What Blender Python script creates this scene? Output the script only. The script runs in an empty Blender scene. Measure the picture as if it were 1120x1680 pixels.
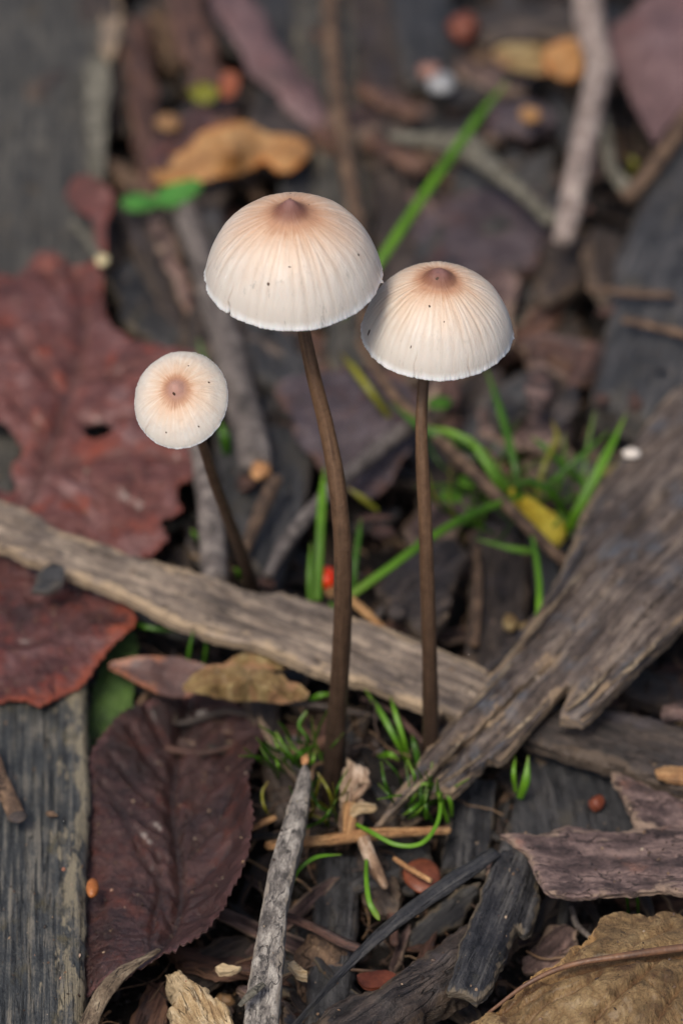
import bpy, math, random
import numpy as np
from mathutils import Vector, Matrix, Quaternion
from mathutils.geometry import delaunay_2d_cdt

random.seed(7)
sc = bpy.context.scene
COL = sc.collection

# ------------------------------------------------------------------ camera, world, sun, exposure
# 1 unit = 1 cm.  The origin is the foot of the middle mushroom.
PITCH = math.radians(40.0)
FOC = 5680.0                       # photograph pixels per unit of image-plane tangent
F_ = np.array([0, math.cos(PITCH), -math.sin(PITCH)])
R_ = np.array([1.0, 0, 0])
U_ = np.array([0, math.sin(PITCH), math.cos(PITCH)])


def ray(px, py):
    return F_ + R_ * ((px - 560.0) / FOC) + U_ * ((840.0 - py) / FOC)


CAM = -ray(548, 1272) * 43.2


def G(px, py, h=0.0):              # point of the plane z = h seen at (px, py)
    d = ray(px, py)
    return CAM + d * ((h - CAM[2]) / d[2])


def Vp(px, py, y):                 # point of the vertical plane at distance y
    d = ray(px, py)
    return CAM + d * ((y - CAM[1]) / d[1])


def ppc(P):                        # photograph pixels per cm at P
    return FOC / float(np.dot(np.asarray(P) - CAM, F_))


cam = bpy.data.cameras.new("camera")
camo = bpy.data.objects.new("camera", cam)
COL.objects.link(camo)
camo.location = CAM
camo.rotation_euler = (math.radians(90) - PITCH, 0, 0)
cam.sensor_fit = 'VERTICAL'
cam.sensor_height = 36
cam.sensor_width = 24
cam.lens = 18 * FOC / 840
cam.clip_start = 1
cam.clip_end = 2000
cam.dof.use_dof = True
cam.dof.focus_distance = 39.7
cam.dof.aperture_fstop = (cam.lens / 1000.0) / 0.78
cam.dof.aperture_blades = 9
sc.camera = camo

SUN_EL, SUN_AZ = 60.0, -150.0       # azimuth measured from +Y (away from the camera) towards +X
world = bpy.data.worlds.new("World")
sc.world = world
world.use_nodes = True
wn = world.node_tree
bg = wn.nodes["Background"]
sky = wn.nodes.new("ShaderNodeTexSky")
sky.sky_type = 'NISHITA'
sky.sun_disc = False
sky.sun_elevation = math.radians(SUN_EL)
sky.sun_rotation = math.radians(SUN_AZ)
sky.air_density = 0.7
sky.dust_density = 4.0
sky.ozone_density = 0.6
wn.links.new(sky.outputs[0], bg.inputs[0])
bg.inputs[1].default_value = 0.115
sl = bpy.data.lights.new("sun", 'SUN')
sl.energy = 2.15
sl.angle = math.radians(18)
sl.color = (1.0, 0.92, 0.81)
slo = bpy.data.objects.new("sun", sl)
COL.objects.link(slo)
el, az = math.radians(SUN_EL), math.radians(SUN_AZ)
sd = Vector((math.sin(az) * math.cos(el), math.cos(az) * math.cos(el), math.sin(el)))
slo.rotation_euler = sd.to_track_quat('Z', 'Y').to_euler()
slo.location = sd * 100
sc.view_settings.view_transform = 'Standard'
sc.view_settings.look = 'None'
sc.view_settings.exposure = 0.1
sc.view_settings.gamma = 1
sc.render.engine = 'CYCLES'
sc.cycles.use_denoising = True
sc.cycles.max_bounces = 6
sc.cycles.diffuse_bounces = 3
sc.cycles.glossy_bounces = 3
sc.cycles.transmission_bounces = 4


# ------------------------------------------------------------------ numpy noise
def _h(ix, iy, seed):
    n = (ix.astype(np.int64) * 374761393 + iy.astype(np.int64) * 668265263 + seed * 1274126177) & 0xFFFFFFFF
    n = ((n ^ (n >> 13)) * 1274126177) & 0xFFFFFFFF
    n = (n ^ (n >> 16)) & 0xFFFFFFFF
    n = ((n ^ (n >> 11)) * 2246822519) & 0xFFFFFFFF
    return (n & 0xFFFFFF) / float(0xFFFFFF)


def vn(x, y, seed=0):
    x = np.asarray(x, float); y = np.asarray(y, float)
    x, y = np.broadcast_arrays(x, y)
    ix = np.floor(x); iy = np.floor(y)
    fx = x - ix; fy = y - iy
    fx = fx * fx * (3 - 2 * fx); fy = fy * fy * (3 - 2 * fy)
    a = _h(ix, iy, seed); b = _h(ix + 1, iy, seed); c = _h(ix, iy + 1, seed); d = _h(ix + 1, iy + 1, seed)
    return ((a * (1 - fx) + b * fx) * (1 - fy) + (c * (1 - fx) + d * fx) * fy) * 2 - 1


def fbm(x, y, o=4, seed=0):
    s = 0; a = 0.5
    x = np.asarray(x, float); y = np.asarray(y, float)
    for k in range(o):
        s = s + a * vn(x, y, seed + k * 17)
        x = x * 2.03 + 3.1; y = y * 2.03 + 1.7; a *= 0.5
    return s


def lin(c):
    return tuple(((v / 255) / 12.92 if v / 255 <= 0.04045 else ((v / 255 + 0.055) / 1.055) ** 2.4) for v in c)


def K(r, g, b, f=1.0):
    return tuple(min(1.0, v * f) for v in lin((r, g, b))) + (1.0,)


# ------------------------------------------------------------------ materials
class NT:
    def __init__(s, name):
        s.m = bpy.data.materials.new(name)
        s.m.use_nodes = True
        s.t = s.m.node_tree
        s.b = s.t.nodes["Principled BSDF"]
        s.uv = s.n("ShaderNodeUVMap")
        s.uv.uv_map = "UVMap"
        s.rnd = s.n("ShaderNodeObjectInfo").outputs["Random"]

    def n(s, t, **k):
        nd = s.t.nodes.new(t)
        for a, v in k.items():
            setattr(nd, a, v)
        return nd

    def put(s, sock, v):
        if isinstance(v, bpy.types.NodeSocket):
            s.t.links.new(v, sock)
        else:
            sock.default_value = v

    def math(s, op, a, b=0.0, clamp=False):
        nd = s.n("ShaderNodeMath", operation=op, use_clamp=clamp)
        s.put(nd.inputs[0], a); s.put(nd.inputs[1], b)
        return nd.outputs[0]

    def noise(s, sx, sy=None, detail=6, rough=0.6, off=0.0, dist=0.0, src=None):
        mp = s.n("ShaderNodeMapping")
        s.put(mp.inputs[0], src if src is not None else s.uv.outputs[0])
        mp.inputs["Scale"].default_value = (sx, sy if sy is not None else sx, 1)
        mp.inputs["Location"].default_value = (off, off * 1.7, off)
        nd = s.n("ShaderNodeTexNoise")
        nd.inputs["Scale"].default_value = 1
        nd.inputs["Detail"].default_value = detail
        nd.inputs["Roughness"].default_value = rough
        nd.inputs["Distortion"].default_value = dist
        s.put(nd.inputs["Vector"], mp.outputs[0])
        return nd.outputs[0]

    def step(s, v, lo, hi):
        nd = s.n("ShaderNodeMapRange", interpolation_type='SMOOTHSTEP')
        s.put(nd.inputs[0], v)
        nd.inputs[1].default_value = lo; nd.inputs[2].default_value = hi
        return nd.outputs[0]

    def mix(s, f, a, b, mode='MIX'):
        nd = s.n("ShaderNodeMix", data_type='RGBA', blend_type=mode)
        s.put(nd.inputs[0], f); s.put(nd.inputs[6], a); s.put(nd.inputs[7], b)
        return nd.outputs[2]

    def ramp(s, v, stops):
        nd = s.n("ShaderNodeValToRGB")
        s.put(nd.inputs[0], v)
        e = nd.color_ramp.elements
        while len(e) < len(stops):
            e.new(0.5)
        for k, (p, c) in enumerate(stops):
            e[k].position = p; e[k].color = c
        return nd.outputs[0]

    def attr(s, name):
        nd = s.n("ShaderNodeAttribute", attribute_name=name)
        return nd.outputs["Fac"]

    def bump(s, hgt, strength, dist):
        nd = s.n("ShaderNodeBump")
        s.put(nd.inputs["Height"], hgt)
        nd.inputs["Strength"].default_value = strength
        nd.inputs["Distance"].default_value = dist
        s.t.links.new(nd.outputs[0], s.b.inputs["Normal"])
        return nd


def wood_mat(name, dark, mid, light, edge=None, patch=None, su=1.3, sv=15.0, rough=0.5, fib=(0.42, 0.51, 0.60),
             edgew=0.10, patch_amt=0.5, patch_scale=1.4, speck=None, bump=0.02, spec=0.5, speck_lo=0.66):
    n = NT(name)
    off = random.uniform(0, 40)
    f1 = n.noise(su, sv, 7, 0.65, off, 0.2)
    f2 = n.noise(2.2, 2.8, 5, 0.6, off + 5)
    f3 = n.noise(22, 40, 4, 0.7, off + 9)
    v = n.math('ADD', n.math('MULTIPLY', f1, 0.5), n.math('ADD', n.math('MULTIPLY', f2, 0.32), n.math('MULTIPLY', f3, 0.2)))
    col = n.ramp(v, [(fib[0], dark), (fib[1], mid), (fib[2], light)])
    if patch:
        p = n.noise(patch_scale, patch_scale * 1.5, 6, 0.65, off + 13)
        col = n.mix(n.step(p, 0.62 - 0.2 * patch_amt, 0.74 - 0.12 * patch_amt), col, patch)
    if speck:
        p = n.noise(11, 15, 4, 0.7, off + 21)
        col = n.mix(n.step(p, speck_lo, speck_lo + 0.06), col, speck)
    cr = n.noise(su * 0.7, sv * 0.8, 3, 0.5, off + 51, 0.3)
    crk = n.math('MULTIPLY', n.step(n.math('ABSOLUTE', n.math('SUBTRACT', cr, 0.5)), 0.022, 0.004), n.step(f2, 0.42, 0.56))
    if edge:
        e = n.math('ADD', n.attr("edge"), n.math('MULTIPLY', n.math('SUBTRACT', n.noise(1.6, 4.0, 6, 0.7, off + 31), 0.47), edgew * 9.0))
        e = n.math('ADD', e, n.math('MULTIPLY', n.math('SUBTRACT', f1, 0.5), edgew * 3.0))
        col = n.mix(n.step(e, edgew, edgew * 0.2), col, n.mix(f3, edge, mid))
    col = n.mix(n.math('MULTIPLY', crk, 0.75), col, tuple(v * .45 for v in dark[:3]) + (1,))
    hv = n.n("ShaderNodeHueSaturation")
    n.put(hv.inputs["Value"], n.math('ADD', 0.86, n.math('MULTIPLY', n.rnd, 0.28)))
    n.put(hv.inputs["Color"], col)
    n.put(n.b.inputs["Base Color"], hv.outputs[0])
    n.put(n.b.inputs["Roughness"], n.math('ADD', rough - 0.16, n.math('MULTIPLY', f2, 0.36)))
    n.b.inputs["Specular IOR Level"].default_value = spec
    n.bump(n.math('SUBTRACT', n.math('ADD', n.math('MULTIPLY', f1, 1.0), n.math('MULTIPLY', f3, 0.5)), n.math('MULTIPLY', crk, 0.5)), 0.9, bump * 2.6)
    return n.m


def leaf_mat(name, c1, c2, c3, vein, rough=0.42, sc_=1.0, spot=None, edge=None, bump=0.012, speck=None, spec=0.5, edgew=0.08, coat=0.12):
    n = NT(name)
    off = random.uniform(0, 40)
    f1 = n.noise(1.1 * sc_, 1.1 * sc_, 6, 0.6, off, 0.4)
    f2 = n.noise(4.5 * sc_, 4.5 * sc_, 6, 0.65, off + 7)
    f3 = n.noise(28 * sc_, 28 * sc_, 4, 0.7, off + 11)
    col = n.ramp(n.math('ADD', n.math('MULTIPLY', f1, 0.6), n.math('MULTIPLY', f2, 0.4)), [(0.38, c1), (0.5, c2), (0.63, c3)])
    col = n.mix(n.math('MULTIPLY', n.step(f3, 0.45, 0.7), 0.35), col, c1)
    if spot:
        col = n.mix(n.step(n.noise(1.9 * sc_, 1.9 * sc_, 7, 0.72, off + 17), 0.52, 0.66), col, spot)
    vo = n.n("ShaderNodeTexVoronoi", feature='DISTANCE_TO_EDGE')
    mp = n.n("ShaderNodeMapping"); mp.inputs["Scale"].default_value = (5.0 * sc_, 5.0 * sc_, 1)
    wob = n.n("ShaderNodeVectorMath", operation='ADD')
    n.put(wob.inputs[0], n.uv.outputs[0])
    cn_ = n.n("ShaderNodeTexNoise"); cn_.inputs["Scale"].default_value = 4.0
    n.put(cn_.inputs["Vector"], n.uv.outputs[0])
    sc3 = n.n("ShaderNodeVectorMath", operation='SCALE'); sc3.inputs[3].default_value = 0.16
    n.put(sc3.inputs[0], cn_.outputs[1]); n.put(wob.inputs[1], sc3.outputs[0])
    n.put(mp.inputs[0], wob.outputs[0]); n.put(vo.inputs["Vector"], mp.outputs[0]); vo.inputs["Scale"].default_value = 1
    net = n.step(vo.outputs[0], 0.10, 0.0)
    col = n.mix(n.math('MULTIPLY', net, 0.28), col, vein)
    if speck:
        col = n.mix(n.step(n.noise(17 * sc_, 17 * sc_, 3, 0.6, off + 27), 0.66, 0.74), col, speck)
    col = n.mix(n.math('MULTIPLY', n.attr("vein"), 0.75), col, vein)
    if edge:
        e = n.math('ADD', n.attr("edge"), n.math('MULTIPLY', n.math('SUBTRACT', n.noise(2.4, 2.4, 6, 0.7, off + 33), 0.44), 0.75))
        col = n.mix(n.step(e, edgew, edgew * 0.1), col, edge)
    n.put(n.b.inputs["Base Color"], col)
    n.put(n.b.inputs["Roughness"], n.math('ADD', rough - 0.15, n.math('MULTIPLY', f2, 0.32)))
    n.b.inputs["Specular IOR Level"].default_value = spec
    n.bump(n.math('SUBTRACT', n.math('ADD', n.math('MULTIPLY', f2, 1.3), n.math('MULTIPLY', f3, 0.6)), n.math('MULTIPLY', n.step(vo.outputs[0], 0.3, 0.0), 0.22)), 1.0, bump * 3.2)
    n.b.inputs["Coat Weight"].default_value = coat
    n.b.inputs["Coat Roughness"].default_value = 0.28
    return n.m


def plain_mat(name, c1, c2, rough=0.5, scale=6.0, bump=0.01, spec=0.5, sss=0.0, trans=0.0):
    n = NT(name)
    off = random.uniform(0, 40)
    f1 = n.noise(scale, scale, 6, 0.65, off)
    f2 = n.noise(scale * 6, scale * 6, 3, 0.6, off + 3)
    col = n.ramp(n.math('ADD', n.math('MULTIPLY', f1, 0.7), n.math('MULTIPLY', f2, 0.3)), [(0.38, c1), (0.62, c2)])
    n.put(n.b.inputs["Base Color"], col)
    n.b.inputs["Roughness"].default_value = rough
    n.b.inputs["Specular IOR Level"].default_value = spec
    if sss:
        n.b.inputs["Subsurface Weight"].default_value = sss
        n.b.inputs["Subsurface Radius"].default_value = (0.1, 0.06, 0.04)
        n.b.inputs["Subsurface Scale"].default_value = 0.6
    n.bump(n.math('ADD', f1, n.math('MULTIPLY', f2, 0.4)), 0.8, bump * 2)
    return n.m


def grass_mat(name, c1, c2, tipc):
    n = NT(name)
    off = random.uniform(0, 40)
    f1 = n.noise(1.2, 40, 4, 0.6, off)
    f2 = n.noise(2.0, 2.0, 4, 0.6, off + 4)
    col = n.ramp(n.math('ADD', n.math('MULTIPLY', f1, 0.6), n.math('MULTIPLY', f2, 0.4)), [(0.38, c1), (0.62, c2)])
    col = n.mix(n.math('MULTIPLY', n.attr("vein"), 0.9), col, tipc)
    n.put(n.b.inputs["Base Color"], col)
    n.b.inputs["Roughness"].default_value = 0.42
    tr = n.n("ShaderNodeBsdfTranslucent")
    n.put(tr.inputs[0], col)
    mx = n.n("ShaderNodeMixShader")
    mx.inputs[0].default_value = 0.35
    n.t.links.new(n.b.outputs[0], mx.inputs[1]); n.t.links.new(tr.outputs[0], mx.inputs[2])
    n.t.links.new(mx.outputs[0], n.t.nodes["Material Output"].inputs[0])
    n.bump(f1, 0.6, 0.01)
    return n.m


# ------------------------------------------------------------------ object linking
ROOTLOC = {}


def tag(o, label, cat, group=None, kind=None):
    if kind == 'structure' or kind == 'stuff':
        o["kind"] = kind
    if label: o["label"] = label
    if cat: o["category"] = cat
    if group: o["group"] = group
    return o


def thing(name, label, cat, loc, group=None):
    o = bpy.data.objects.new(name, None)
    o.empty_display_size = 0.2
    COL.objects.link(o)
    o.location = loc
    ROOTLOC[o] = np.array(loc, float)
    return tag(o, label, cat, group)


def link(name, V, faces, mat, parent=None, uv=None, attrs=None, smooth=True):
    V = np.asarray(V, float)
    if parent is None:
        loc = np.array([V[:, 0].mean(), V[:, 1].mean(), V[:, 2].min()])
    else:
        loc = ROOTLOC[parent]
    me = bpy.data.meshes.new(name)
    me.from_pydata((V - loc).tolist(), [], faces)
    if uv is not None:
        l = me.uv_layers.new(name="UVMap")
        idx = np.empty(len(me.loops), dtype=np.int32)
        me.loops.foreach_get("vertex_index", idx)
        l.data.foreach_set("uv", np.asarray(uv, float)[idx].ravel())
    for k, a in (attrs or {}).items():
        at = me.attributes.new(k, 'FLOAT', 'POINT')
        at.data.foreach_set("value", np.asarray(a, float))
    if smooth:
        me.polygons.foreach_set("use_smooth", [True] * len(me.polygons))
    me.materials.append(mat)
    o = bpy.data.objects.new(name, me)
    COL.objects.link(o)
    if parent is None:
        o.location = loc
        ROOTLOC[o] = loc
    else:
        o.parent = parent
        ROOTLOC[o] = loc
    return o


# ------------------------------------------------------------------ sheet: a slab, board, bark piece or leaf from its outline
def crom(P, closed, step):
    P = np.asarray(P, float)
    n = len(P)
    out = []
    rng = range(n if closed else n - 1)
    for i in rng:
        if closed:
            p0, p1, p2, p3 = P[(i - 1) % n], P[i], P[(i + 1) % n], P[(i + 2) % n]
        else:
            p1, p2 = P[i], P[i + 1]
            p0 = P[i - 1] if i > 0 else p1 * 2 - p2
            p3 = P[i + 2] if i + 2 < n else p2 * 2 - p1
        L = np.linalg.norm((p2 - p1)[:2])
        k = max(1, int(round(L / step)))
        for j in range(k):
            t = j / k
            out.append(0.5 * ((2 * p1) + (-p0 + p2) * t + (2 * p0 - 5 * p1 + 4 * p2 - p3) * t * t + (-p0 + 3 * p1 - 3 * p2 + p3) * t ** 3))
    if not closed:
        out.append(P[-1])
    return np.array(out)


def poly_res(P, step):
    P = np.asarray(P, float)
    out = []
    for i in range(len(P)):
        a, b = P[i], P[(i + 1) % len(P)]
        k = max(1, int(round(np.linalg.norm(b - a) / step)))
        for j in range(k):
            out.append(a + (b - a) * j / k)
    return np.array(out)


def inside(Q, P):
    x, y = Q[:, 0], Q[:, 1]
    c = np.zeros(len(Q), bool)
    j = len(P) - 1
    for i in range(len(P)):
        xi, yi = P[i]; xj, yj = P[j]
        if yi != yj:
            t = ((yi > y) != (yj > y)) & (x < (xj - xi) * (y - yi) / (yj - yi) + xi)
            c ^= t
        j = i
    return c


def segdist(Q, A, B):
    d = B - A
    L2 = (d ** 2).sum(1) + 1e-9
    best = np.full(len(Q), 1e9)
    for k in range(len(A)):
        t = np.clip(((Q - A[k]) @ d[k]) / L2[k], 0, 1)
        e = np.hypot(Q[:, 0] - A[k, 0] - t * d[k, 0], Q[:, 1] - A[k, 1] - t * d[k, 1])
        best = np.minimum(best, e)
    return best


def rbf(data, Q):
    D = np.asarray(data, float)
    if len(D) < 3:
        return np.full(len(Q), D[:, 2].mean())
    n = len(D)
    A = np.zeros((n + 3, n + 3))
    r = np.hypot(D[:, None, 0] - D[None, :, 0], D[:, None, 1] - D[None, :, 1])
    A[:n, :n] = r - np.eye(n) * 6.0
    A[:n, n] = A[n, :n] = 1
    A[:n, n + 1] = A[n + 1, :n] = D[:, 0]
    A[:n, n + 2] = A[n + 2, :n] = D[:, 1]
    w = np.linalg.lstsq(A, np.r_[D[:, 2], 0, 0, 0], rcond=None)[0]
    r = np.hypot(Q[:, None, 0] - D[None, :, 0], Q[:, None, 1] - D[None, :, 1])
    return r @ w[:n] + w[n] + Q[:, 0] * w[n + 1] + Q[:, 1] * w[n + 2]


def GV(X, Y, Hh):
    X = np.asarray(X, float); Y = np.asarray(Y, float)
    d = F_[None] + R_[None] * ((X - 560) / FOC)[:, None] + U_[None] * ((840 - Y) / FOC)[:, None]
    s = (Hh - CAM[2]) / d[:, 2]
    return CAM[None] + d * s[:, None]


SEED = [100]


def sheet(name, pts, mat, h=0.3, ctrl=(), sp=8, thick=0.1, grain=(1, 0), jit=2.0, jfreq=0.06, serr=None, smooth=False,
          relief=None, holes=(), rnd=(0, 0), rows=2, sidej=0.03, veins=None, parent=None, label=None, cat=None, group=None):
    SEED[0] += 31
    seed = SEED[0]
    data = [p for p in pts if len(p) > 2] + list(ctrl)
    P2 = np.array([p[:2] for p in pts], float)
    P = crom(P2, True, sp * 0.9) if smooth else poly_res(P2, sp * 0.9)
    nb = len(P)
    tan = np.roll(P, -1, 0) - np.roll(P, 1, 0)
    tan /= np.linalg.norm(tan, axis=1)[:, None] + 1e-9
    nor = np.c_[tan[:, 1], -tan[:, 0]]
    arc = np.cumsum(np.linalg.norm(np.roll(P, -1, 0) - P, axis=1))
    off = jit * (fbm(arc * jfreq, 0 * arc, 4, seed) * 1.6 + 0.35 * vn(arc * 0.35, 0 * arc + 5, seed))
    if serr:
        period, amp = serr
        ph = (arc / period + 0.3 * vn(arc / period / 3, 0 * arc, seed)) % 1.0
        area = np.sum(P[:, 0] * np.roll(P[:, 1], -1) - np.roll(P[:, 0], -1) * P[:, 1])
        off = off + np.sign(area) * amp * (ph - 0.5)
    P = P + nor * off[:, None]
    loops = [P]
    for hp in holes:
        hh = crom(np.array(hp, float), True, sp * 0.7)
        hh = hh + 1.2 * np.c_[vn(hh[:, 0] * .2, hh[:, 1] * .2, seed), vn(hh[:, 0] * .2, hh[:, 1] * .2, seed + 3)]
        loops.append(hh)
    x0, y0 = P.min(0); x1, y1 = P.max(0)
    xs = np.arange(x0, x1, sp); ys = np.arange(y0, y1, sp * 0.87)
    X, Y = np.meshgrid(xs, ys)
    X = X + (np.arange(len(ys)) % 2)[:, None] * sp * 0.5
    Q = np.c_[X.ravel(), Y.ravel()]
    Q = Q + (np.random.RandomState(seed).rand(*Q.shape) - 0.5) * sp * 0.25
    Q = Q[inside(Q, P)]
    for hh in loops[1:]:
        Q = Q[~inside(Q, hh)]
    SA = np.concatenate(loops)
    SB = np.concatenate([np.roll(l, -1, 0) for l in loops])
    if len(Q):
        Q = Q[segdist(Q, SA, SB) > sp * 0.45]
    allp = np.concatenate([SA, Q]) if len(Q) else SA
    edges = []; o = 0
    for l in loops:
        edges += [(o + k, o + (k + 1) % len(l)) for k in range(len(l))]
        o += len(l)
    vo, _, fo, _, _, _ = delaunay_2d_cdt([Vector(p) for p in allp.tolist()], edges, [], 0, 1e-4, False)
    vo = np.array([tuple(v) for v in vo])
    fo = np.array([f for f in fo if len(f) == 3])
    cen = vo[fo].mean(1)
    ok = inside(cen, P)
    for hh in loops[1:]:
        ok &= ~inside(cen, hh)
    fo = fo[ok]
    used = np.unique(fo)
    remap = -np.ones(len(vo), int); remap[used] = np.arange(len(used))
    vo = vo[used]; fo = remap[fo]
    a, b, c = vo[fo[:, 0]], vo[fo[:, 1]], vo[fo[:, 2]]
    cr = (b[:, 0] - a[:, 0]) * (c[:, 1] - a[:, 1]) - (b[:, 1] - a[:, 1]) * (c[:, 0] - a[:, 0])
    fl = cr > 0                     # pixel y runs down: this winding faces up
    fo[fl] = fo[fl][:, ::-1]
    hz = rbf(data, vo) if len(data) >= 3 else np.full(len(vo), float(h))
    W0 = GV(vo[:, 0], vo[:, 1], hz)
    cx, cy = P.mean(0)
    hm = float(hz.mean())
    g = G(cx + grain[0] * 10, cy + grain[1] * 10, hm) - G(cx, cy, hm)
    g = g[:2] / np.linalg.norm(g[:2])
    org = W0[:, :2].mean(0)
    Uc = (W0[:, :2] - org) @ g
    Vc = (W0[:, :2] - org) @ np.array([-g[1], g[0]])
    k = ppc(W0.mean(0))
    ed = segdist(vo, SA, SB) / k
    vein = np.zeros(len(vo))
    dz = np.zeros(len(vo))
    if veins is not None:
        pl, wid, amp = veins
        for li, (line, wf) in enumerate(pl):
            L = np.array(line, float)
            L = crom(L, False, 10)
            dd = segdist(vo, L[:-1], L[1:])
            w = wid * wf
            vein = np.maximum(vein, np.exp(-(dd / w) ** 2) * min(1, 0.5 + wf * 0.5))
            dz = np.minimum(dz, -amp * wf * np.exp(-(dd / (w * 2.2)) ** 2)) if amp > 0 else np.maximum(dz, -amp * wf * np.exp(-(dd / (w * 1.6)) ** 2))
    if relief is not None:
        dz = dz + relief(Uc, Vc, ed, seed) * (0.30 + 0.70 * np.clip(ed / 0.14, 0, 1))
    if rnd[0] > 0:
        t = np.clip(1 - ed / rnd[0], 0, 1)
        dz = dz - rnd[1] * (1 - np.sqrt(np.maximum(0, 1 - t * t)))
    T = W0.copy(); T[:, 2] += dz
    B = W0.copy(); B[:, 2] += dz - thick if rows == 1 else np.minimum(dz * 0.5 - thick, dz - thick * 0.5)
    nv = len(T)
    faces = fo.tolist() + (fo[:, ::-1] + nv).tolist()
    Vs = [T, B]; uv = [np.c_[Uc, Vc]] * 2; EE = [ed, ed * 0]; VV = [vein, vein]
    # boundary walls
    E = {}
    for f in fo:
        for q in range(3):
            E[(f[q], f[(q + 1) % 3])] = 1
    be = [e for e in E if (e[1], e[0]) not in E]
    bv = sorted({v for e in be for v in e})
    bi = {v: q for q, v in enumerate(bv)}
    bva = np.array(bv)
    ctr = np.zeros((nv, 2))
    for e in be:
        d = T[e[1], :2] - T[e[0], :2]
        nn = np.array([d[1], -d[0]]); nn /= np.linalg.norm(nn) + 1e-9
        ctr[e[0]] += nn; ctr[e[1]] += nn
    nl = np.linalg.norm(ctr, axis=1)[:, None] + 1e-9
    ctr = ctr / nl
    base = 2 * nv
    m = len(bv)
    for r in range(rows + 1):
        f = r / rows
        Rw = T[bva] * (1 - f) + B[bva] * f
        if 0 < r < rows:
            jn = sidej * vn(bva * 0 + Uc[bva] * 9 + r * 7.3, Vc[bva] * 9 + f * 3, seed + r)
            Rw[:, :2] += ctr[bva] * jn[:, None]
        Vs.append(Rw)
        uv.append(np.c_[Uc[bva], Vc[bva] + f * thick * 2])
        EE.append(np.zeros(m)); VV.append(vein[bva])
    for r in range(rows):
        for e in be:
            p, q = bi[e[0]], bi[e[1]]
            o0 = base + r * m; o1 = base + (r + 1) * m
            faces.append([o0 + p, o1 + p, o1 + q, o0 + q])
    Va = np.concatenate(Vs)
    UVa = np.concatenate(uv) + (seed % 97) * 0.37
    ob = link(name, Va, faces, mat, parent, UVa, {"edge": np.concatenate(EE), "vein": np.concatenate(VV)})
    if parent is None or cat:
        tag(ob, label, cat, group)
    elif label:
        ob["label"] = label
    return ob


def wr(amp=0.05, fu=0.9, fv=9.0, lump=0.05, crack=0.0):      # wood relief
    def f(u, v, ed, seed):
        w = v + 0.05 * fbm(u * 1.2, v * 1.2, 2, seed + 3)
        a = fbm(u * fu, w * fv, 5, seed)
        z = amp * a + lump * fbm(u * 1.6, v * 2.0, 4, seed + 9) + 0.25 * lump * fbm(u * 9, v * 14, 3, seed + 19)
        if crack:
            c = vn(u * fu * 0.45, w * fv * 0.45, seed + 5)
            z = z - crack * np.exp(-(c / 0.10) ** 2) * np.clip(0.5 + vn(u * .8, v * .8, seed + 8), 0, 1)
        return z
    return f


def lr(amp=0.06, f0=1.5, fine=0.008, ridge=0.0):              # leaf relief
    def f(u, v, ed, seed):
        z = amp * fbm(u * f0, v * f0, 4, seed) + fine * fbm(u * 14, v * 14, 3, seed + 4)
        if ridge:
            z = z + ridge * (0.5 - np.abs(vn(u * 4.5, v * 4.5, seed + 12)))
        return z
    return f


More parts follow.
